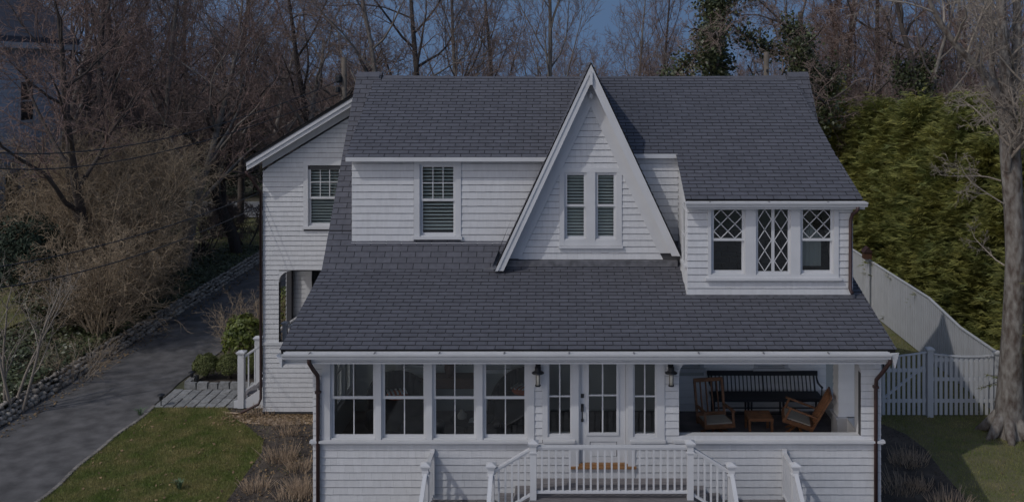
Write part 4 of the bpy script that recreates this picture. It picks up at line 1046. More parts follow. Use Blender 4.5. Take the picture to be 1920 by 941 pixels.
def litter(name, P, size, mat, label, cat='leaves', flat=.5):
    n = len(P); a = rng.uniform(0,2*np.pi,n); s = size*rng.uniform(.5,1.3,n); t1 = rng.uniform(-flat,flat,n)*s; t2 = rng.uniform(-flat,flat,n)*s
    e1 = np.stack([np.cos(a)*s,np.sin(a)*s,t1],1); e2 = np.stack([-np.sin(a)*s*.6,np.cos(a)*s*.6,t2],1)
    P = P+np.array([0,0,size*.5]); V = np.stack([P-e1,P-e2,P+e1,P+e2],1).reshape(-1,3); o = raw(name,V,np.arange(4*n).reshape(n,4),mat,kind='stuff'); return tag(o,label,cat)
litter('mulch_chips', np.concatenate([scatter(bedL,9000,.012,y0=18.5),scatter(bedR,9000,.010,y0=18)]), .022, 'chip', 'dark wood chips covering the planting beds', 'mulch')
litter('straw_litter', np.concatenate([np.stack([rng.uniform(-8.9,-5,2600),24.35+rng.normal(0,.28,2600).clip(-.6,.15),np.full(2600,.02)],1)]), .03, 'deadleaf', 'tan leaf litter along the foot of the wing wall')
litter('bed_litter', scatter(bedL,2600,.012,y0=18.5), .03, 'deadleaf', 'tan leaf bits strewn over the bed beside the wing', 'leaves')
bt_ = scatter(bedL,5200,.0,y0=18.5); bt_ = bt_[(np.sin(bt_[:,0]*2.3+1)*np.cos(bt_[:,1]*1.9) > .25)]; tag(blades('bed_weeds','',bt_,.05,.014,'grass',.8),'patchy green weeds growing in the bed beside the wing','weeds')
litter('fallen_leaves', np.concatenate([scatter(lawnL,170,.03,y0=18.5),scatter(lawnR,160,.03,x1=16,y0=18,y1=30),scatter([(-14.2,20),(-13.7,20),(-13.7,50),(-14.2,50)],900,.01)]), .04, 'deadleaf', 'dead leaves scattered over lawns and driveway edge')
# drive edging stones along the lawn
de = thing('driveway_edging','thin line of small stones between driveway and lawn','edging',(DX1,21,0))
y = 16.0; EDG = []
while y < 25.0:
    l_ = random.uniform(.10,.22); x = DX1+.06+wav(y,1)
    MB().hexa([(x-.06,y,-.02),(x+.06,y,-.02),(x+.055,y+l_-.015,-.02),(x-.06,y+l_-.015,-.02),(x-.045,y+.015,.045),(x+.04,y+.01,.05),(x+.045,y+l_-.03,.045),(x-.04,y+l_-.03,.05)]).build('stone','edging',de); y += l_
# ---- low fieldstone wall
ew = thing('fieldstone_edging','low wall of rounded fieldstones holding the ivy bank along the driveway','stone wall',(BX-.1,32,0))
STM = []
def stone_mesh(seed):
    r = np.random.default_rng(seed); V = [(0,0,-1.0)]; n = 6
    for lat in (-45,0,45):
        for k in range(n):
            t = 2*math.pi*(k+.5*(lat==0))/n; q = 1+r.uniform(-.18,.18); V.append((q*math.cos(R(lat))*math.cos(t),q*math.cos(R(lat))*math.sin(t),q*math.sin(R(lat))))
    V.append((0,0,1.0)); Fs = []
    for k in range(n): Fs.append((0,1+(k+1)%n,1+k)); Fs.append((1+2*n+k,1+2*n+(k+1)%n,3*n+1))
    for b in (1,1+n):
        for k in range(n): Fs.append((b+k,b+(k+1)%n,b+n+(k+1)%n,b+n+k))
    return V, Fs
for s in range(6):
    V, Fs = stone_mesh(s); me = bpy.data.meshes.new('stone'); me.from_pydata(V,[],Fs); me.materials.append(MT['cobble']); me.polygons.foreach_set('use_smooth',[True]*len(Fs)); STM.append((me,V,Fs))
cnt = 0; mb = MB(); SL_ = []
for row in range(4):
    y = 18.0+random.uniform(0,.1)
    while y < 48:
        r = random.uniform(.05,.105) if row < 3 else random.uniform(.05,.08); y += r*random.uniform(.85,1.05)
        SL_.append((y+random.uniform(-.02,.02), row, r)); y += r*random.uniform(.8,1.0)
SL_.sort()
for yy, row, r in SL_:
    x = BX-.01-.07*row+random.uniform(-.035,.035); z = .04+.105*row+random.uniform(-.03,.03); sc = (r*1.1,r*random.uniform(.9,1.25),r*random.uniform(.7,1.0)); rz = random.uniform(0,6)
    me, V, Fs = random.choice(STM)
    if cnt < 300 and yy > 22.6:
        o = bpy.data.objects.new('stone',me); COL.objects.link(o); place(o,(x,yy,z),ew); o.scale = sc; o.rotation_euler = (0,0,rz); cnt += 1
    else: mb.add([(x+(p[0]*math.cos(rz)-p[1]*math.sin(rz))*sc[0], yy+(p[0]*math.sin(rz)+p[1]*math.cos(rz))*sc[1], z+p[2]*sc[2]) for p in V], Fs)
kind(mb.build('stones','cobble',ew,smooth=True),'stuff')
# ---- granite sett path and its kerb
sp = kind(MB().box(-11.05,-8.55,24.98,26.42,-.05,.012).build('sett_path','joint',recenter=False),'structure')
MSET = []
for i in range(9):
    y = 24.99
    while y < 26.36:
        l_ = random.uniform(.26,.40); y1 = min(y+l_, 26.40); x0 = -11.02+i*.275+random.uniform(-.008,.008)+(y-25)*.0; x1 = x0+.262; h = .035+random.uniform(-.006,.008)
        if y1-y > .07:
            MB().hexa([(x0,y,-.02),(x1,y,-.02),(x1,y1-.014,-.02),(x0,y1-.014,-.02),(x0+.012,y+.012,h),(x1-.012,y+.010,h+.004),(x1-.012,y1-.026,h),(x0+.012,y1-.026,h+.003)]).build('sett','granite',sp)
        y = y1
kb = thing('granite_kerb','row of rough granite kerb blocks behind the paved path','kerb',(-9.6,26.5,0))
x = -10.72
while x < -8.7:
    l_ = random.uniform(.27,.33); h = .17+random.uniform(-.015,.015)
    MB().hexa([(x,26.44,-.02),(x+l_-.02,26.44,-.02),(x+l_-.02,26.62,-.02),(x,26.62,-.02),(x+.02,26.455,h),(x+l_-.04,26.46,h+.01),(x+l_-.03,26.60,h),(x+.02,26.60,h+.008)]).build('block','granite',kb); x += l_
for k in range(3):
    y = 26.62+.22*k; MB().hexa([(-10.85,y,-.02),(-10.66,y,-.02),(-10.66,y+.2,-.02),(-10.85,y+.2,-.02),(-10.84,y+.02,.17+.05*k*.3),(-10.67,y+.02,.18),(-10.68,y+.18,.17),(-10.83,y+.18,.18)]).build('block','granite',kb)
sheet('shrub_bed', [(-10.7,26.6),(-8.0,26.6),(-8.0,33),(-10.4,33)], .03, 'mulch')
def path_light(x, y, label):
    t = thing('path_light',label,'path light',(x,y,0))
    MB().tube([(x,y,0),(x,y,.22)],.014,8).build('stake','black',t); MB().lathe([(.04,.20),(.05,.22),(.05,.29),(.10,.31),(.09,.34),(.02,.37)],(x,y,0),14).build('hood','black',t)
a = GD(302,763); path_light(a[0],a[1],'small black path light on the lawn edge by the paved path')
a = GD(357,721); path_light(a[0],a[1]+.1,'small black path light in the shrub bed beside boxwood')

# ================================================================== VEGETATION
def rot_between(d, ang, az):
    d = d/np.linalg.norm(d); r = np.array([0,0,1.0]) if abs(d[2]) < .9 else np.array([1.0,0,0])
    a = np.cross(d, r); a /= np.linalg.norm(a); b = np.cross(d, a)
    return d*math.cos(ang)+(a*math.cos(az)+b*math.sin(az))*math.sin(ang)
class Tree:
    def __init__(s, seed, spec): s.r = np.random.default_rng(seed); s.S = spec; s.br = []
    def grow(s, p, d, L, r, lv):
        S = s.S; n = S['seg'][lv]; wob = S['wob'][lv]; tr = S['trop'][lv]; pts = [p]; st = L/n
        for i in range(n):
            d = d+s.r.normal(0, wob, 3); d[2] += tr; d = d/np.linalg.norm(d); p = p+d*st; pts.append(p)
        pts = np.array(pts); t = np.linspace(0,1,n+1); rr = r*(1-t*S['tap'][lv]); s.br.append((pts, rr, lv))
        if lv+1 < len(S['seg']):
            m = S['cnt'][lv]; az = s.r.uniform(0, 6.28)
            for i in range(m):
                tt = S['tmin'][lv]+(1-S['tmin'][lv])*((i+s.r.uniform(.2,.9))/m); tt = min(tt,.995)
                k = min(int(tt*n), n-1); f = tt*n-k; q = pts[k]*(1-f)+pts[k+1]*f; dd = pts[k+1]-pts[k]
                az += 2.4+s.r.uniform(-.5,.5); ang = R(S['ang'][lv])*s.r.uniform(.7,1.3)
                nd = rot_between(dd, ang, az); Lc = L*S['ratio'][lv]*s.r.uniform(.65,1.2)*(1-S['fall'][lv]*tt)
                rc = max((r*(1-tt*S['tap'][lv]))*S['rr'][lv], S['rmin'])
                s.grow(q, nd, Lc, min(rc, Lc*.04+S['rmin']), lv+1)
SIDES = (8,6,4,3,3,3)
def tubes(br, sides=None):
    """list of (pts, radii, level) -> V, F (quads), grouped for speed"""
    groups = {}
    for pts, rr, lv in br: groups.setdefault((len(pts), (sides or SIDES)[min(lv,5)]), []).append((pts, rr))
    VS, FS, off = [], [], 0
    for (k, n), lst in groups.items():
        P = np.stack([a for a, _ in lst]); Q = np.stack([b for _, b in lst]); m = len(lst)
        T = np.gradient(P, axis=1); T /= np.linalg.norm(T, axis=2, keepdims=True)+1e-9
        ref = np.where(np.abs(T[:,:1,2:3]) < .9, np.array([0,0,1.0]), np.array([1.0,0,0])); ref = np.broadcast_to(ref, T.shape)
        A = np.cross(T, ref); A /= np.linalg.norm(A, axis=2, keepdims=True)+1e-9; B = np.cross(T, A)
        th = np.arange(n)*2*np.pi/n
        V = P[:,:,None,:]+Q[:,:,None,None]*(A[:,:,None,:]*np.cos(th)[None,None,:,None]+B[:,:,None,:]*np.sin(th)[None,None,:,None])
        VS.append(V.reshape(-1,3)); I = np.arange(m*k*n).reshape(m,k,n)+off; J = np.roll(I,-1,axis=2)
        FS.append(np.stack([I[:,:-1],J[:,:-1],J[:,1:],I[:,1:]],-1).reshape(-1,4)); off += m*k*n
    return np.concatenate(VS), np.concatenate(FS)
def make_tree(name, label, cat, seed, spec, H, r0, bark='bark', twig='twig', lean=(0,0), group=None, split=2, stems=1, spread=0.0):
    t = Tree(seed, spec)
    for i in range(stems):
        if stems == 1: d = np.array([lean[0], lean[1], 1.0]); p = np.zeros(3)
        else:
            a = 2*math.pi*(i+t.r.uniform(0,.7))/stems; sp_ = spread*t.r.uniform(.3,1.2); d = np.array([math.cos(a)*sp_, math.sin(a)*sp_, 1.0]); p = np.array([math.cos(a)*.12*stems**.5, math.sin(a)*.12*stems**.5, 0])*t.r.uniform(.2,1)
        t.grow(p-np.array([0,0,.1]), d/np.linalg.norm(d), H*t.r.uniform(.8,1.05) if stems > 1 else H, r0, 0)
    root = thing(name, label, cat, (0,0,0), 0, group, world=False)
    V, Fc = tubes([b for b in t.br if b[2] < split]); raw('trunk', V, Fc, bark, root, smooth=True)
    V, Fc = tubes([b for b in t.br if b[2] >= split]); raw('crown', V, Fc, twig, root)
    root['_br'] = 0; del root['_br']
    return root, t
SP_MAPLE = dict(seg=(9,7,5,4,3), wob=(.06,.13,.18,.22,.25), trop=(.04,.07,.05,.03,.02), tap=(.75,.8,.8,.8,.7), cnt=(11,9,8,6), tmin=(.22,.22,.15,.1), ang=(48,45,45,42), ratio=(.62,.52,.48,.50), fall=(.45,.4,.3,.2), rr=(.55,.55,.55,.6), rmin=.010)
SP_TALL = dict(seg=(10,6,5,4,3), wob=(.04,.10,.14,.18,.2), trop=(.04,.14,.10,.06,.04), tap=(.8,.8,.8,.8,.7), cnt=(15,8,8,6), tmin=(.25,.2,.15,.15), ang=(38,34,34,34), ratio=(.42,.5,.5,.5), fall=(.5,.4,.3,.2), rr=(.42,.55,.55,.6), rmin=.010)
SP_GNARL = dict(seg=(8,8,6,5,4), wob=(.12,.28,.34,.36,.36), trop=(.03,.06,.02,.0,.0), tap=(.7,.75,.8,.8,.7), cnt=(10,9,8,5), tmin=(.22,.2,.15,.1), ang=(50,55,55,50), ratio=(.62,.5,.46,.48), fall=(.4,.4,.3,.2), rr=(.6,.55,.55,.6), rmin=.011)
SP_SHRUB = dict(seg=(7,6,5,4), wob=(.07,.12,.18,.22), trop=(-.015,-.02,-.03,-.03), tap=(.8,.8,.8,.7), cnt=(11,8,6), tmin=(.05,.12,.1), ang=(30,34,38), ratio=(.55,.5,.5), fall=(.4,.3,.2), rr=(.5,.55,.6), rmin=.008)
SP_SPARSE = dict(seg=(7,5,4,3), wob=(.10,.15,.2,.2), trop=(.03,.06,.04,.02), tap=(.75,.8,.8,.7), cnt=(6,5,4), tmin=(.25,.2,.2), ang=(38,36,36), ratio=(.5,.5,.5), fall=(.4,.3,.2), rr=(.55,.55,.6), rmin=.006)
SP_BUSH = dict(seg=(5,4,3), wob=(.12,.2,.25), trop=(.03,.02,.02), tap=(.8,.8,.7), cnt=(8,5), tmin=(.15,.15), ang=(35,38), ratio=(.5,.5), fall=(.4,.3), rr=(.5,.6), rmin=.004)
WOODS = 'bare trees of the woods behind the house'
LW = 'bare leafless tree of the woods rising behind the house'
protos = {}
for key, seed, spec, H, r0, bark, twig in (('m0',1,SP_MAPLE,13,.24,'bark','twig'),('m1',2,SP_MAPLE,14,.25,'bark_dark','twig'),('m2',3,SP_MAPLE,12,.20,'bark','twig_red'),
        ('t0',4,SP_TALL,17,.20,'bark','twig'),('t1',5,SP_TALL,18,.21,'bark_dark','twig_red'),('g0',6,SP_GNARL,13,.26,'bark','twig'),('g1',7,SP_GNARL,12,.22,'bark_dark','twig_red')):
    protos[key] = make_tree('bare_tree', LW, 'tree', seed, spec, H, r0, bark, twig, group=WOODS)[0]
used = set()
def put(key, x, y, sc=1.0, rz=None, z=None, label=None, group=WOODS, tilt=0):
    p = protos[key]; o = p if key not in used else clone(p); used.add(key)
    o.location = (x, y, float(gh(x,y)) if z is None else z); o.scale = (sc,sc,sc); o.rotation_euler = (tilt, 0, random.uniform(0,6.28) if rz is None else rz)
    if label: o['label'] = label
    if group: o['group'] = group
    elif 'group' in o: del o['group']
    return o
def tlabel(key, px_, d_):
    kd = {'m0':'broad grey','m1':'broad dark-trunked','m2':'broad red-brown','t0':'slender grey','t1':'slender red-brown','g0':'crooked grey','g1':'crooked red-brown'}[key]
    zn = ('beyond the pale blue house' if px_ < 130 else 'beyond the tan shrubs by the driveway' if px_ < 420 else 'behind the wing roof' if px_ < 660 else 'behind the ridge over the long dormer' if px_ < 960
          else 'behind the peak of the pointed gable' if px_ < 1250 else 'behind the ridge over the leaded windows' if px_ < 1520 else 'behind the cedar hedge')
    return kd+' bare tree '+zn+(', deep in the woods' if d_ > 67 else '')
# trees right behind the house, read off the photograph: (pixel column, distance, kind, scale)
for px_, d_, key, sc in ((545,46,'g0',1.0),(600,50,'m1',1.0),(745,44,'m0',1.0),(800,46,'m1',1.05),(850,50,'t0',.95),(925,58,'t1',.95),(1040,48,'t0',1.0),(990,66,'m2',.85),(1085,70,'m2',.8),
        (1190,64,'t0',.85),(1240,62,'t1',.85),(1270,60,'g1',.75),(1325,52,'g0',.9),(1540,58,'m2',1.1),(1590,57,'t1',1.1),(1640,52,'t1',1.05),(1690,50,'m2',1.1),(1790,56,'t0',1.0),(1850,60,'m1',1.0),(1900,50,'t1',1.0),(700,60,'g1',.9),(650,64,'m2',1.0),
        (40,40,'m1',1.0),(120,44,'m2',1.05),(180,38,'t1',.85),(240,48,'m1',1.05),(300,44,'t0',.9),(355,47,'m2',1.0),(400,52,'m0',1.0),(450,55,'t1',1.0),(495,67,'m2',1.1),(20,52,'t1',1.1),(90,56,'m2',1.2),(160,67,'t1',1.1),(280,68,'m2',1.15),(340,66,'t1',1.1)):
    put(key, (px_-PXC)*d_/F, d_, sc, label=tlabel(key, px_, d_))
for i in range(96):                              # deeper rows of the woods
    d_ = random.uniform(68,130); px_ = -60+i*21.3+random.uniform(-16,16); sc = random.uniform(.65,.9)
    if px_ > 560 and px_ < 1540: sc *= .72 + .0028*abs(random.gauss(0,10)); 
    kk = random.choice(('m2','t1','m0','t0','g1','m2')); put(kk, (px_-PXC)*d_/F, d_, sc, label=tlabel(kk, px_, d_))
# undergrowth: a low brushy band far behind
bprot, _ = make_tree('bare_thicket','brown leafless thicket of the undergrowth behind the house','shrub',31,SP_BUSH,4.2,.035,'bark_dark','twig_red',group='thickets under the woods',split=1,stems=26,spread=.55)
first = True
for i in range(70):
    d_ = random.uniform(67,112); px_ = -40+i*29+random.uniform(-14,14)
    o = bprot if first else clone(bprot); first = False
    o.location = ((px_-PXC)*d_/F, d_, 0); s_ = random.uniform(1.0,1.8)*(1.25 if px_ > 1500 or px_ < 600 else 1.0); o.scale = (s_*1.3,s_*1.3,s_); o.rotation_euler = (0,0,random.uniform(0,6))
# ---- leaf helpers
def leaves(P, Nn, size, asp=.5, fold=.0):
    """kite-shaped leaves at P facing Nn -> V, F(quads)"""
    n = len(P); s = (size*rng.uniform(.6,1.3,n))[:,None]; rv = rng.normal(0,1,(n,3)); e1 = np.cross(Nn, rv); e1 /= np.linalg.norm(e1,axis=1,keepdims=True)+1e-9; e2 = np.cross(Nn, e1)
    V = np.stack([P-e1*s, P-e2*s*asp+Nn*s*fold, P+e1*s, P+e2*s*asp+Nn*s*fold],1).reshape(-1,3); return V, np.arange(4*n).reshape(n,4)
def rdir(n): v = rng.normal(0,1,(n,3)); return v/np.linalg.norm(v,axis=1,keepdims=True)
def leafy(name, label, cat, c, rad, n, size, mat, group=None, inner=.6, top=None, wood='bark_dark', asp=.5, lump=.12):
    root = thing(name, label, cat, c, 0, group)
    d = rdir(n); d[:,2] = np.where(d[:,2] < -.35, -d[:,2], d[:,2]); lum = 1+lump*np.sin(d[:,0]*5+1)*np.cos(d[:,1]*6+d[:,2]*4)
    rr = (rng.uniform(inner**3,1,n)**(1/3)*lum)[:,None]; P = d*rr*np.array(rad)+np.array([c[0],c[1],c[2]+rad[2]*.9]); P[:,2] = np.maximum(P[:,2], c[2]+.02)
    Nn = d+rng.normal(0,.5,(n,3)); Nn /= np.linalg.norm(Nn,axis=1,keepdims=True); V, Fc = leaves(P, Nn, size, asp, .15); raw('foliage',V,Fc,mat,root)
    mb = MB()
    for k in range(5):
        a = k*1.26; mb.tube([(c[0],c[1],c[2]-.03),(c[0]+.3*rad[0]*math.cos(a),c[1]+.3*rad[1]*math.sin(a),c[2]+rad[2]*.6),(c[0]+.6*rad[0]*math.cos(a),c[1]+.6*rad[1]*math.sin(a),c[2]+rad[2]*1.2)],[.03,.02,.008],5)
    mb.build('stems', wood, root)
    return root
g1 = 'clipped boxwoods by the side steps'
a = GD(377,719); leafy('boxwood','clipped round boxwood beside the driveway, next to the path light','shrub',(a[0],a[1]+.35,.02),(.38,.36,.38),7000,.022,'box',g1,.75)
a = GD(421,719); leafy('boxwood','clipped round boxwood between its twin and the side steps','shrub',(a[0]+.02,a[1]+.35,.02),(.38,.36,.38),7000,.022,'box',g1,.75)
a = GD(458,719); leafy('boxwood','clipped boxwood half hidden behind the side steps post','shrub',(a[0]+.02,a[1]+.5,.02),(.36,.36,.37),6000,.022,'box',g1,.75)
a = GD(440,700); leafy('evergreen_bush','glossy yellow-green broadleaf bush behind the boxwoods','shrub',(a[0],28.6,.02),(.62,.6,.80),2600,.065,'rhodo',None,.5)
leafy('evergreen_bush','yellow-green bush behind the wing porch opening','shrub',(-9.05,31.2,.02),(.9,.9,.95),2600,.065,'rhodo',None,.5)
o, _ = make_tree('bare_shrub','tangled brown bare shrub between the yellow-green bushes','shrub',41,SP_BUSH,1.75,.014,'twig_tan','twig_tan',split=1,stems=46,spread=.55); o.location = (-9.75,29.9,.02)
# ---- ivy bank
n = 26000; X = BX-.18-rng.uniform(0,1,n)**1.2*3.6; Y = rng.uniform(17,47,n); lim = -17.6+.5*np.sin(Y*.7); m = X > lim; X, Y = X[m], Y[m]; n = len(X)
P = np.stack([X,Y,gh(X,Y)+rng.uniform(.02,.20,n)*(.6+.5*np.sin(X*2.1)*np.cos(Y*1.7))],1); Nn = np.stack([rng.normal(.15,.45,n),rng.normal(-.15,.45,n),np.ones(n)],1); Nn /= np.linalg.norm(Nn,axis=1,keepdims=True)
V, Fc = leaves(P, Nn, .060, .75, .1); iv = raw('ivy_ground_cover',V,Fc,'ivy',kind='stuff'); tag(iv,'dark green ivy covering the bank above the stone wall','ivy')
leafy('ivy_mound','dense dark ivy mound at the top of the bank by the yard','ivy',(-17.0,31.6,.95),(1.3,1.6,.55),4200,.065,'ivy',None,.7,asp=.75)
# ---- shrubs and trees on the left bank
def shrub(label, px_, d_, seed, spec, H, r0, stems, spread, bark, twig, z=None, name='bare_shrub', split=1, group=None, sc=1):
    o, t = make_tree(name, label, 'shrub', seed, spec, H, r0, bark, twig, split=split, stems=stems, spread=spread, group=group); x = (px_-PXC)*d_/F
    o.location = (x, d_, float(gh(x,d_)) if z is None else z); o.scale = (sc,sc,sc); o.rotation_euler = (0,0,seed*1.7); return o
shrub('huge tan arching bare shrub on the bank beside the neighbouring yard', 205, 34, 51, SP_SHRUB, 5.4, .05, 24, .5, 'twig_tan', 'twig_tan')
shrub('tall tan bare shrub leaning over the far end of the ivy bank', 255, 37, 52, SP_SHRUB, 4.8, .05, 18, .42, 'twig_tan', 'twig_tan')
shrub('tan bare shrub thicket in front of the pale blue house', 110, 36, 53, SP_SHRUB, 5.0, .05, 18, .6, 'twig_tan', 'twig_tan')
shrub('tan bare shrub low on the ivy bank in front of the huge arching one', 190, 30.5, 64, SP_SHRUB, 3.4, .04, 16, .6, 'twig_tan', 'twig_tan')
shrub('tan bare shrub on the bank between the huge arching shrub and the driveway', 248, 33.0, 65, SP_SHRUB, 3.0, .04, 14, .45, 'twig_tan', 'twig_tan')
shrub('big brown bare shrub behind the tan shrubs', 225, 43, 54, SP_SHRUB, 7.0, .06, 20, .5, 'bark', 'twig')
shrub('brown bare shrub beside the leaning tree near the rear road', 368, 43, 55, SP_BUSH, 2.6, .03, 26, .5, 'bark_dark', 'twig')
shrub('reddish bare shrub on the grass before the rear road', 408, 50, 56, SP_BUSH, 2.3, .03, 28, .5, 'twig_red', 'twig_red')
shrub('low fan of pale bare stems growing out of the ivy', 145, 27.5, 57, SP_BUSH, 1.35, .016, 22, 1.0, 'twig_pale', 'twig_tan')
shrub('small pale grey bare tree rooted at the stone wall', 26, 24.6, 58, SP_SPARSE, 4.0, .045, 4, .35, 'twig_pale', 'twig_pale', name='small_bare_tree', split=2)
shrub('small gnarled bare shrub by the wing corner across the driveway', 462, 47, 59, SP_GNARL, 2.6, .05, 3, .7, 'bark_dark', 'twig', split=2)
o, t = make_tree('leaning_tree','dark leaning bare tree beside the far end of the driveway','tree',61,SP_GNARL,9.5,.30,'bark_dark','twig',lean=(-.16,0)); o.location = ((447-PXC)*45/F,45,0)
o, t = make_tree('bare_tree','red-brown bare tree spreading over the driveway near the pale blue house','tree',62,SP_MAPLE,10.5,.22,'bark_dark','twig_red',lean=(.1,0)); o.location = ((165-PXC)*33/F,33,float(gh(-16.8,33)))
o, t = make_tree('bare_tree','bare tree with pale lower branches above the tan shrubs','tree',63,SP_MAPLE,11,.22,'bark','twig_red',lean=(.05,0)); o.location = ((345-PXC)*40/F,40,.3)
# dark evergreen by the neighbouring house
leafy('dark_evergreen','very dark evergreen shrub under the pale blue house','shrub',((48-PXC)*31/F,31,.9),(1.35,1.2,1.75),5200,.07,'spruce',None,.6)
# ---- conifers with layered drooping boughs
def spruce(label, x, y, H, rad, n, z=0):
    root = thing('spruce_tree',label,'tree',(x,y,z)); MB().tube([(x,y,z-.1),(x,y,z+H)],[.16,.02],8).build('trunk','bark_dark',root)
    t = rng.uniform(0,1,n)**.8; h = z+H*(.12+.88*t); a = rng.uniform(0,6.283,n); lay = .75+.25*np.sin(h*7); rr = rad*(1-t)*lay*np.sqrt(rng.uniform(.1,1,n))+.05
    P = np.stack([x+rr*np.cos(a),y+rr*np.sin(a),h-.25*rr],1); out = np.stack([np.cos(a),np.sin(a),-.25+0*a],1); s = .20*rng.uniform(.6,1.3,n)[:,None]
    side = np.stack([-np.sin(a),np.cos(a),rng.normal(0,.4,n)],1)*.05; V = np.stack([P-side,P+side,P+out*s+rng.normal(0,.03,(n,3))],1).reshape(-1,3); raw('crown',V,np.arange(3*n).reshape(n,3),'spruce',root)
spruce('dark spruce standing behind the wing roof edge', (478-PXC)*68/F, 68, 6.8, 3.2, 20000)
spruce('small dark evergreen behind the reddish shrub by the rear road', (410-PXC)*66/F, 66, 5.0, 2.4, 7000)
# ---- arborvitae hedge on the right
def cedar_mesh(seed, H, rad, n):
    r = np.random.default_rng(seed); nb = 150; tb_ = r.uniform(.02,1,nb)**.85; ab = r.uniform(0,6.283,nb); tb_ = np.where(tb_ > .86, tb_*r.uniform(.94,1.16,nb), tb_); rb = rad*np.clip(1.08-np.minimum(tb_,1)**2.6,.06,1)*r.uniform(.68,1.14,nb)   # boughs
    k = r.integers(0,nb,n); g = r.normal(0,1,(n,3))*np.array([.24,.24,.20]); f_ = r.uniform(.45,1.0,n)**.5
    P = np.stack([rb[k]*f_*np.cos(ab[k]),rb[k]*f_*np.sin(ab[k]),H*tb_[k]-.35*(1-f_)*rb[k]],1)+g*(.5+f_)[:,None]; P[:,2] = np.clip(P[:,2],.05,None)
    a = np.arctan2(P[:,1],P[:,0]); out = np.stack([np.cos(a),np.sin(a),r.normal(.30,.28,n)],1); out /= np.linalg.norm(out,axis=1,keepdims=True)
    tw = r.normal(0,.35,n); out = out+np.stack([-np.sin(a)*tw,np.cos(a)*tw,0*a],1); out /= np.linalg.norm(out,axis=1,keepdims=True)
    up = np.stack([r.normal(0,.5,n),r.normal(0,.5,n),np.ones(n)],1); sd = np.cross(out,up); sd /= np.linalg.norm(sd,axis=1,keepdims=True); L = (.42*r.uniform(.5,1.3,n))[:,None]
    VS = []
    for (f, w_, k) in ((.0,.0,1.0),(.15,.5,.62),(.15,-.5,.62),(.42,.42,.50),(.42,-.42,.50)):   # central spike and side leaflets
        b = P+out*L*f; tip = b+out*L*k+sd*L*w_*.8; tip[:,2] -= (L[:,0]*k)**2*.5; nw = L*.10; q = sd if w_ == 0 else out
        VS.append(np.stack([b-q*nw,b+q*nw,tip],1))
    V = np.concatenate(VS,1).reshape(-1,3); return V, np.arange(len(V)).reshape(-1,3)
CG = 'arborvitae trees of the tall hedge behind the fence'; CL = 'tall green arborvitae of the dense hedge behind the white board fence'
cp = []
for sd_ in (1,2,3):
    root = thing('arborvitae', CL, 'tree', (0,0,0), 0, CG, world=False); MB().tube([(0,0,-.1),(0,0,6.6)],[.16,.03],8).build('trunk','bark_dark',root)
    V, Fc = cedar_mesh(sd_, 7.2, 2.1, 17000); raw('crown',V,Fc,'cedar',root)
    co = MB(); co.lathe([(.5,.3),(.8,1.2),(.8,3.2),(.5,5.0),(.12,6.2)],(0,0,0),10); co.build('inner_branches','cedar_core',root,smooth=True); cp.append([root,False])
ORD = ('first','second','third','fourth','fifth','sixth','seventh','eighth'); CLAB = ['tall arborvitae against the board fence, %s from the big grey tree' % w_ for w_ in ORD]+['tall arborvitae in the back row of the hedge, %s from the big grey tree' % w_ for w_ in ORD[:5]]+['tall arborvitae past the far end of the board fence, %s beyond it' % w_ for w_ in ORD[:4]]+['tall arborvitae in the back row beside the far end of the board fence']
for (x,y,s_,k) in ((13.7,25.9,.72,0),(13.8,28.2,.84,1),(13.75,30.4,.88,2),(13.85,32.6,.90,0),(13.8,34.8,.90,1),(13.85,37.0,.92,2),(13.8,39.4,.92,0),(13.8,41.8,.94,1),(15.7,29.0,.88,2),(15.9,33.0,.92,0),(15.7,37.0,.94,1),(17.5,31.0,.88,2),(17.4,26.5,.85,1),(12.7,44.2,.98,2),(12.6,46.6,.95,0),(13.3,49.2,1.0,1),(14.2,52,1.0,2),(15.5,41.0,.95,0)):
    o = cp[k][0] if not cp[k][1] else clone(cp[k][0]); cp[k][1] = True; o.location = (x,y,0); o['label'] = CLAB.pop(0); o.scale = (s_,s_,s_*random.uniform(.90,1.10)); o.rotation_euler = (0,0,random.uniform(0,6))
root = thing('arborvitae','arborvitae with low boughs reaching over the big grey trunk','tree',(13.05,22.9,0))
V, Fc = cedar_mesh(9, 4.6, 1.45, 7500); V[:,2] = V[:,2]*.8+1.9; V += np.array([12.95,23.6,0]); raw('crown',V,Fc,'cedar',root); MB().tube([(12.95,23.3,-.1),(12.95,23.3,5.2)],[.13,.03],8).build('trunk','bark_dark',root)
# low sprig by the fence corner
sgp = thing('conifer_sprig','low green conifer branches poking out by the fence corner','branch',(11.1,23.6,.3))
b0 = np.array([11.22,23.75,1.15]); VV = []
mb = MB()
for (dx,dz_,L) in ((-.75,.22,.8),(-.95,-.12,.95),(-.55,-.45,.75),(-.3,.1,.5)):
    e = b0+np.array([dx,-.25,dz_]); mb.tube([tuple(b0),tuple((b0+e)/2+np.array([0,0,.05])),tuple(e)],[.012,.008,.004],5)
    for k in range(60):
        f = rng.uniform(.15,1); p = b0*(1-f)+e*f; q = rng.normal(0,1,3); q /= np.linalg.norm(q); s_ = rng.uniform(.05,.12); sd2 = np.cross(q,[0,1,0])*.012; VV += [p-sd2,p+sd2,p+q*s_+np.array([dx,0,dz_])*.06]
V = np.array(VV); raw('needles',V,np.arange(len(V)).reshape(-1,3),'cedar',sgp); mb.tube([tuple(b0),(11.45,23.9,.02)],[.014,.02],5); mb.build('branches','bark_dark',sgp)
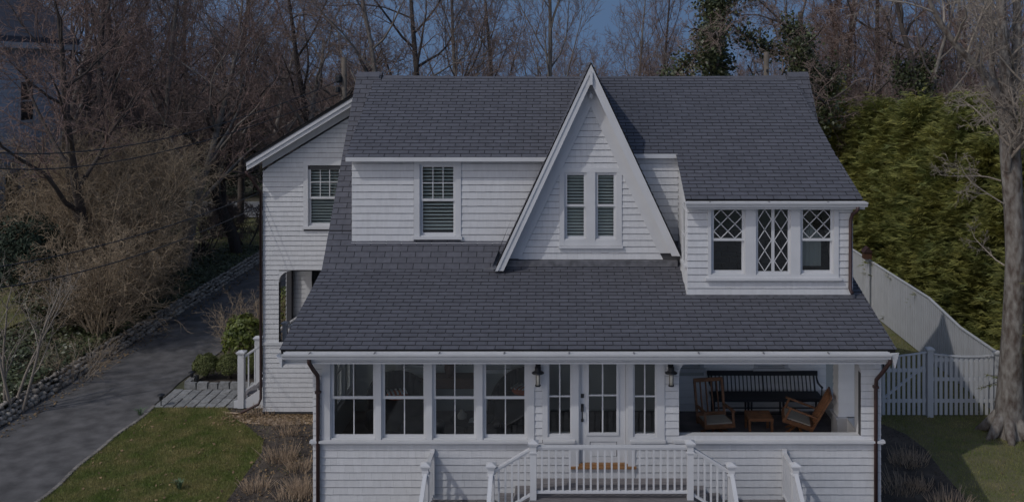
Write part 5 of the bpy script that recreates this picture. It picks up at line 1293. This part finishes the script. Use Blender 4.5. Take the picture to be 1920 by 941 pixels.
# ---- the big grey tree on the right, traced with its own distance and girth
bt = thing('big_grey_tree','big grey barked tree with forking trunk in front of the cedar hedge','tree',((1890-PXC)*23.2/F,23.2,0))
D = 23.2
def TP(x, y, d=D): return np.array(PW(x,y,d))
def limb(pp, rad, d=D):
    P = np.array([TP(x,y,d+dd) for x,y,dd in pp]); k = 6
    t = np.arange(len(P)); tt = np.linspace(0,len(P)-1,(len(P)-1)*k+1); Q = np.stack([np.interp(tt,t,P[:,i]) for i in range(3)],1)
    for _ in range(4): Q[1:-1] = .25*Q[:-2]+.5*Q[1:-1]+.25*Q[2:]
    return Q, np.interp(tt,t,np.array(rad))
TRK = [limb([(1893,825,0),(1893,790,0),(1895,700,0),(1900,600,0),(1904,480,0),(1900,380,0),(1895,300,0),(1890,215,0)],[.50,.37,.285,.25,.225,.23,.245,.22]),
       limb([(1890,230,0),(1888,150,.05),(1880,60,.1),(1872,-60,.2)],[.17,.15,.12,.09]), limb([(1893,235,0),(1902,150,.3),(1908,60,.6),(1905,-60,.9)],[.16,.13,.11,.09]),
       limb([(1893,300,0),(1915,250,-.2),(1935,180,-.4),(1950,60,-.5)],[.13,.11,.10,.08]),
       limb([(1884,215,0),(1865,170,-.1),(1835,125,-.2),(1800,95,-.3),(1768,52,-.4),(1745,10,-.5),(1735,-30,-.6)],[.15,.12,.10,.085,.07,.055,.04]),
       limb([(1868,175,0),(1858,120,.3),(1862,60,.5),(1852,0,.7),(1845,-40,.8)],[.085,.07,.06,.05,.04]),
       limb([(1893,300,-.1),(1910,265,-.5),(1940,230,-.9)],[.12,.09,.06]), limb([(1889,320,-.15),(1893,280,-.35),(1920,235,-.6)],[.09,.07,.05])]
br = [(q, r_, 0) for q, r_ in TRK]; V, Fc = tubes(br, (12,)*6); 
raw('trunk',V,Fc,'barkbig',bt,smooth=True)
tw_ = Tree(77, dict(SP_MAPLE, seg=(5,4,4,3), cnt=(6,6,5), tmin=(.2,.2,.15), wob=(.15,.2,.22,.25), trop=(.05,.04,.02,.02), ang=(42,44,42), ratio=(.5,.5,.5), fall=(.4,.3,.2), rr=(.55,.55,.6), tap=(.8,.8,.8,.7), rmin=.006))
for q, r_ in TRK[1:]:
    n = len(q)
    for j in range(7):
        k = int(n*(.25+.72*j/7)); k = min(k,n-2); d_ = q[k+1]-q[k]; nd = rot_between(d_, R(45)*rng.uniform(.7,1.4), rng.uniform(0,6.28)); tw_.grow(q[k], nd, rng.uniform(1.2,2.6), min(.04,r_[k]*.5), 0)
for j in range(5):
    k = int(len(TRK[0][0])*(.55+.08*j)); k = min(k,len(TRK[0][0])-2); a_ = rng.uniform(0,6.28); tw_.grow(TRK[0][0][k]+np.array([math.cos(a_)*.25,math.sin(a_)*.25,0]), np.array([math.cos(a_),math.sin(a_),.5]), rng.uniform(.8,1.6), .022, 0)
V, Fc = tubes(tw_.br, (5,4,3,3,3,3)); raw('crown',V,Fc,'twig_pale',bt)
mb = MB()
for a_ in (2.6,3.6,4.4,5.2,6.0): mb.tube([(bt.location.x+.20*math.cos(a_),23.2+.20*math.sin(a_),.5),(bt.location.x+.5*math.cos(a_),23.2+.5*math.sin(a_),.12),(bt.location.x+.75*math.cos(a_),23.2+.75*math.sin(a_),-.06)],[.14,.13,.06],8)
mb.build('root_flare','barkbig',bt,smooth=True)
# ---- ivy-clad trees behind the ridge
def ivy_tree(label, px_, d_, key_seed, H, lean, n, h0, h1):
    o, t = make_tree('ivy_clad_tree',label,'tree',key_seed,SP_GNARL,H,.34,'bark_dark','twig',lean=lean); o.location = ((px_-PXC)*d_/F,d_,0)
    pts = np.concatenate([b[0] for b in t.br if b[2] == 0]+[b[0][:6] for b in t.br if b[2] == 1]); pts = pts[(pts[:,2] > h0) & (pts[:,2] < h1)]
    P = pts[rng.integers(0,len(pts),n)]+rng.normal(0,.33,(n,3)); Nn = rdir(n); V, Fc = leaves(P,Nn,.085,.75,.1); raw('ivy',V,Fc,'ivy',o)
ivy_tree('crooked bare tree smothered in dark ivy behind the roof ridge', 1392, 44, 71, 12.5, (-.08,0), 15000, 4, 13)
ivy_tree('leaning ivy-clad tree beside the wooden post behind the ridge', 1478, 46, 72, 12.0, (.30,0), 11000, 4, 11)
ivy_tree('ivy-clad tall trunk behind the cedar hedge', 1722, 48, 73, 13.0, (.03,0), 8000, 3, 9.5)
# brown leaf-holding tree right of the ridge
o, t = make_tree('beech_tree','tree still holding brown leaves between roof ridge end and cedar hedge','tree',74,SP_TALL,12,.22,'bark','twig_red'); o.location = ((1565-PXC)*55/F,55,0)
pts = np.concatenate([b[0] for b in t.br if b[2] >= 2]); n = 5000; P = pts[rng.integers(0,len(pts),n)]+rng.normal(0,.12,(n,3)); V, Fc = leaves(P,rdir(n),.055,.55,.1); raw('foliage',V,Fc,'beech',o)
# ---- clumps in the beds
def clump(label, px_, py_, n, H, W_, mat='straw', z=.015, name='cut_back_perennial', group=None, cat='plant'):
    x, y = GD(px_, py_); root = thing(name,label,cat,(x,y,z),0,group); br = []
    for i in range(n):
        a = rng.uniform(0,6.283); r_ = W_*math.sqrt(rng.uniform(0,1)); p = np.array([x+r_*math.cos(a)*1.2,y+r_*math.sin(a),z-.02]); d_ = np.array([math.cos(a)*rng.uniform(0,.9)*r_/W_,math.sin(a)*rng.uniform(0,.9)*r_/W_,1.0])+rng.normal(0,.18,3); h = H*rng.uniform(.5,1.1)
        q = p+d_*h*.5; e = p+d_*h+np.array([0,0,-.1*h*r_/W_]); br.append((np.stack([p,q,e]),np.array([.006,.005,.003]),3))
    V, Fc = tubes(br); raw('stems',V,Fc,mat,root)
for i, (a, b, n, h, w_, lab) in enumerate(((528,862,170,.30,.30,'large tan cut back grass clump in the middle of the bed'),(480,918,130,.28,.24,'tan cut back clump beside the lawn edge of the bed'),(560,880,110,.26,.24,'tan cut back clump near the corner downspout'),(496,775,120,.22,.30,'brown dried clump at the wing foot'),(500,795,60,.18,.14,'small dried tuft on bare soil below the wing'),(535,800,90,.20,.26,'dried tuft against the white corner shingles'),(540,815,70,.2,.2,'thin dried clump with pale stalks'),(545,935,110,.28,.25,'tan clump at the street end of the bed'),
        (578,925,240,.34,.34,'golden straw mound by the house corner'),(1703,868,170,.30,.36,'wide tan cut back clump in the side bed next to lawn'),(1690,918,130,.28,.40,'low dried clump along the side wall'),(1780,950,150,.34,.34,'tall pale clump at the street end of the side bed'),(1725,915,60,.25,.2,'sparse dried stalks in the side bed'))):
    clump(lab, a, b, n, h, w_, group='dormant perennials in the beds')
def daff(label, px_, py_, n, H):
    x, y = GD(px_,py_); root = thing('daffodil_tuft',label,'plant',(x,y,0)); VV=[]; 
    for i in range(n):
        a = rng.uniform(0,6.28); d_ = np.array([math.cos(a),math.sin(a),0])*rng.uniform(.2,1.0); sd2 = np.array([-math.sin(a),math.cos(a),0])*.012; p=np.array([x,y,0])+d_*.04; q=p+d_*H*.4+np.array([0,0,H*.7]); e=p+d_*H+np.array([0,0,H*.8]); VV += [p-sd2,p+sd2,q+sd2,q-sd2, q-sd2,q+sd2,e+sd2*.2,e-sd2*.2]
    V=np.array(VV); raw('leaf_tuft',V,np.arange(len(V)).reshape(-1,4),'daff',root)
daff('blue-green daffodil leaves in the front lawn',337,918,26,.24); daff('blue-green daffodil leaves where path, drive and lawn meet',263,778,16,.2)
daff('strappy green leaves in the ivy near the stone wall',30,735,20,.3)

# ================================================================== NEIGHBOURING HOUSE, POLES, WIRES
nh = thing('neighbour_house','pale blue clapboard house half hidden behind bare trees','house',(-26,41,1))
NX, NY0, NY1 = -21.3, 33.5, 39.5
MB().box(-33,NX-.01,NY0+.01,NY1,.9,10.0).build('core','iwall',nh)
for nm, mpn_, a_, b_ in (('side',rightw(NX),NY0,NY1),('front',front(NY0),-33,NX)):
    mb = MB(mpn_); z = .9
    while z < 10.0: mb.add([(a_,.0,z),(b_,.0,z),(b_,.0,z+.18),(a_,.0,z+.18),(a_,.03,z),(b_,.03,z),(b_,.008,z+.18),(a_,.008,z+.18)],[(4,5,1,0),(4,7,6,5),(5,6,2,1)]); z += .18
    kind(mb.build('clapboards','neigh',nh),'stuff')
MB().prism([(NX+.55,10.0),(NX+.55,10.25),(-27,16.2),(-33.5,10.25),(-33.5,10.0),(-27,15.95)][::-1],NY0-.5,NY1+.5).build('roof','roof',nh)
MB().prism([(NX+.5,9.75),(NX+.5,10.0),(-27,15.9),(-27,15.6)],NY1+.45,NY1+.5).build('rake_board','white',nh)
MB().box(NX+.03,NX+.52,NY0-.45,NY1+.45,9.93,9.99).build('soffit','white',nh); MB().box(NX+.52,NX+.56,NY0-.5,NY1+.5,9.8,10.02).build('fascia','white',nh)
MB().box(NX-.1,NX+.05,NY1-.12,NY1+.04,.9,10.0).build('corner_board','white',nh)
for (a,b) in ((36.0,3.4),(38.3,3.4),(37.0,6.9)):
    f = MB(rightw(NX)); f.grid(a-.55,a+.55,b,b+1.7,.031,.07,[(a-.45,a+.45,b+.1,b+1.6)]); f.box(a-.45,a+.45,.032,.06,b+.83,b+.89); fo_ = f.build('window','white',nh); pane(fo_, rightw(NX), a-.45,a+.45,b+.1,b+1.6,.034,'oldglass')
pol = thing('utility_pole','weathered utility pole with wire fittings behind the wing roof','pole',((645-PXC)*38/F,38,0)); px_ = (645-PXC)*38/F
MB().tube([(px_,38,-.1),(px_,38,9.47)],[.14,.10],10).build('pole','pole',pol,smooth=True)
MB().lathe([(.10,0),(.13,.05),(.13,.25),(.08,.3)],(px_-.18,37.9,8.45),10).build('insulator_can','black',pol); MB().lathe([(.08,0),(.10,.04),(.10,.2),(.05,.24)],(px_-.22,37.9,8.05),10).build('insulator_can','black',pol)
MB().bar((px_-.22,37.95,8.75),(px_+.15,37.95,8.75),.06,.08).build('bracket','black',pol)
p2x = (1437-PXC)*36/F; pp_ = thing('wooden_post','pale wooden post rising behind the roof ridge','post',(p2x,36,0)); MB().tube([(p2x,36,-.1),(p2x,36,CAMZ+.66)],[.12,.105],10).build('pole','pole',pp_,smooth=True); MB().box(p2x-.03,p2x+.03,35.86,35.9,8.9,9.0).build('bracket','black',pp_)
def wire(label, pts, r):
    P = np.array(pts); t = np.array([0,.5,1.0]); tt = np.linspace(0,1,26); c = [np.polyfit(np.array([0,f_,1.0]) if False else t, P[:,i], 2) for i in range(3)]
    Q = np.stack([np.polyval(c[i],tt) for i in range(3)],1); o = MB().tube([tuple(q) for q in Q], r, 6).build('overhead_wire','wire',None,smooth=True,recenter=False); return tag(o,label,'wire')
wire('upper of the two thick cables strung from the utility pole', [PW(640,150,37.9), PW(300,262,27), PW(-140,268,17)], .015)
wire('lower of the two thick cables strung from the utility pole', [PW(640,175,37.9), PW(270,293,27), PW(-140,290,17)], .015)
wire('upper service wire running to the corner of the wing', [PW(491,360,24.5), PW(235,448,20.5), PW(-60,508,17)], .012)
wire('lower service wire running to the corner of the wing', [PW(491,384,24.5), PW(235,486,20.5), PW(-60,546,17)], .012)
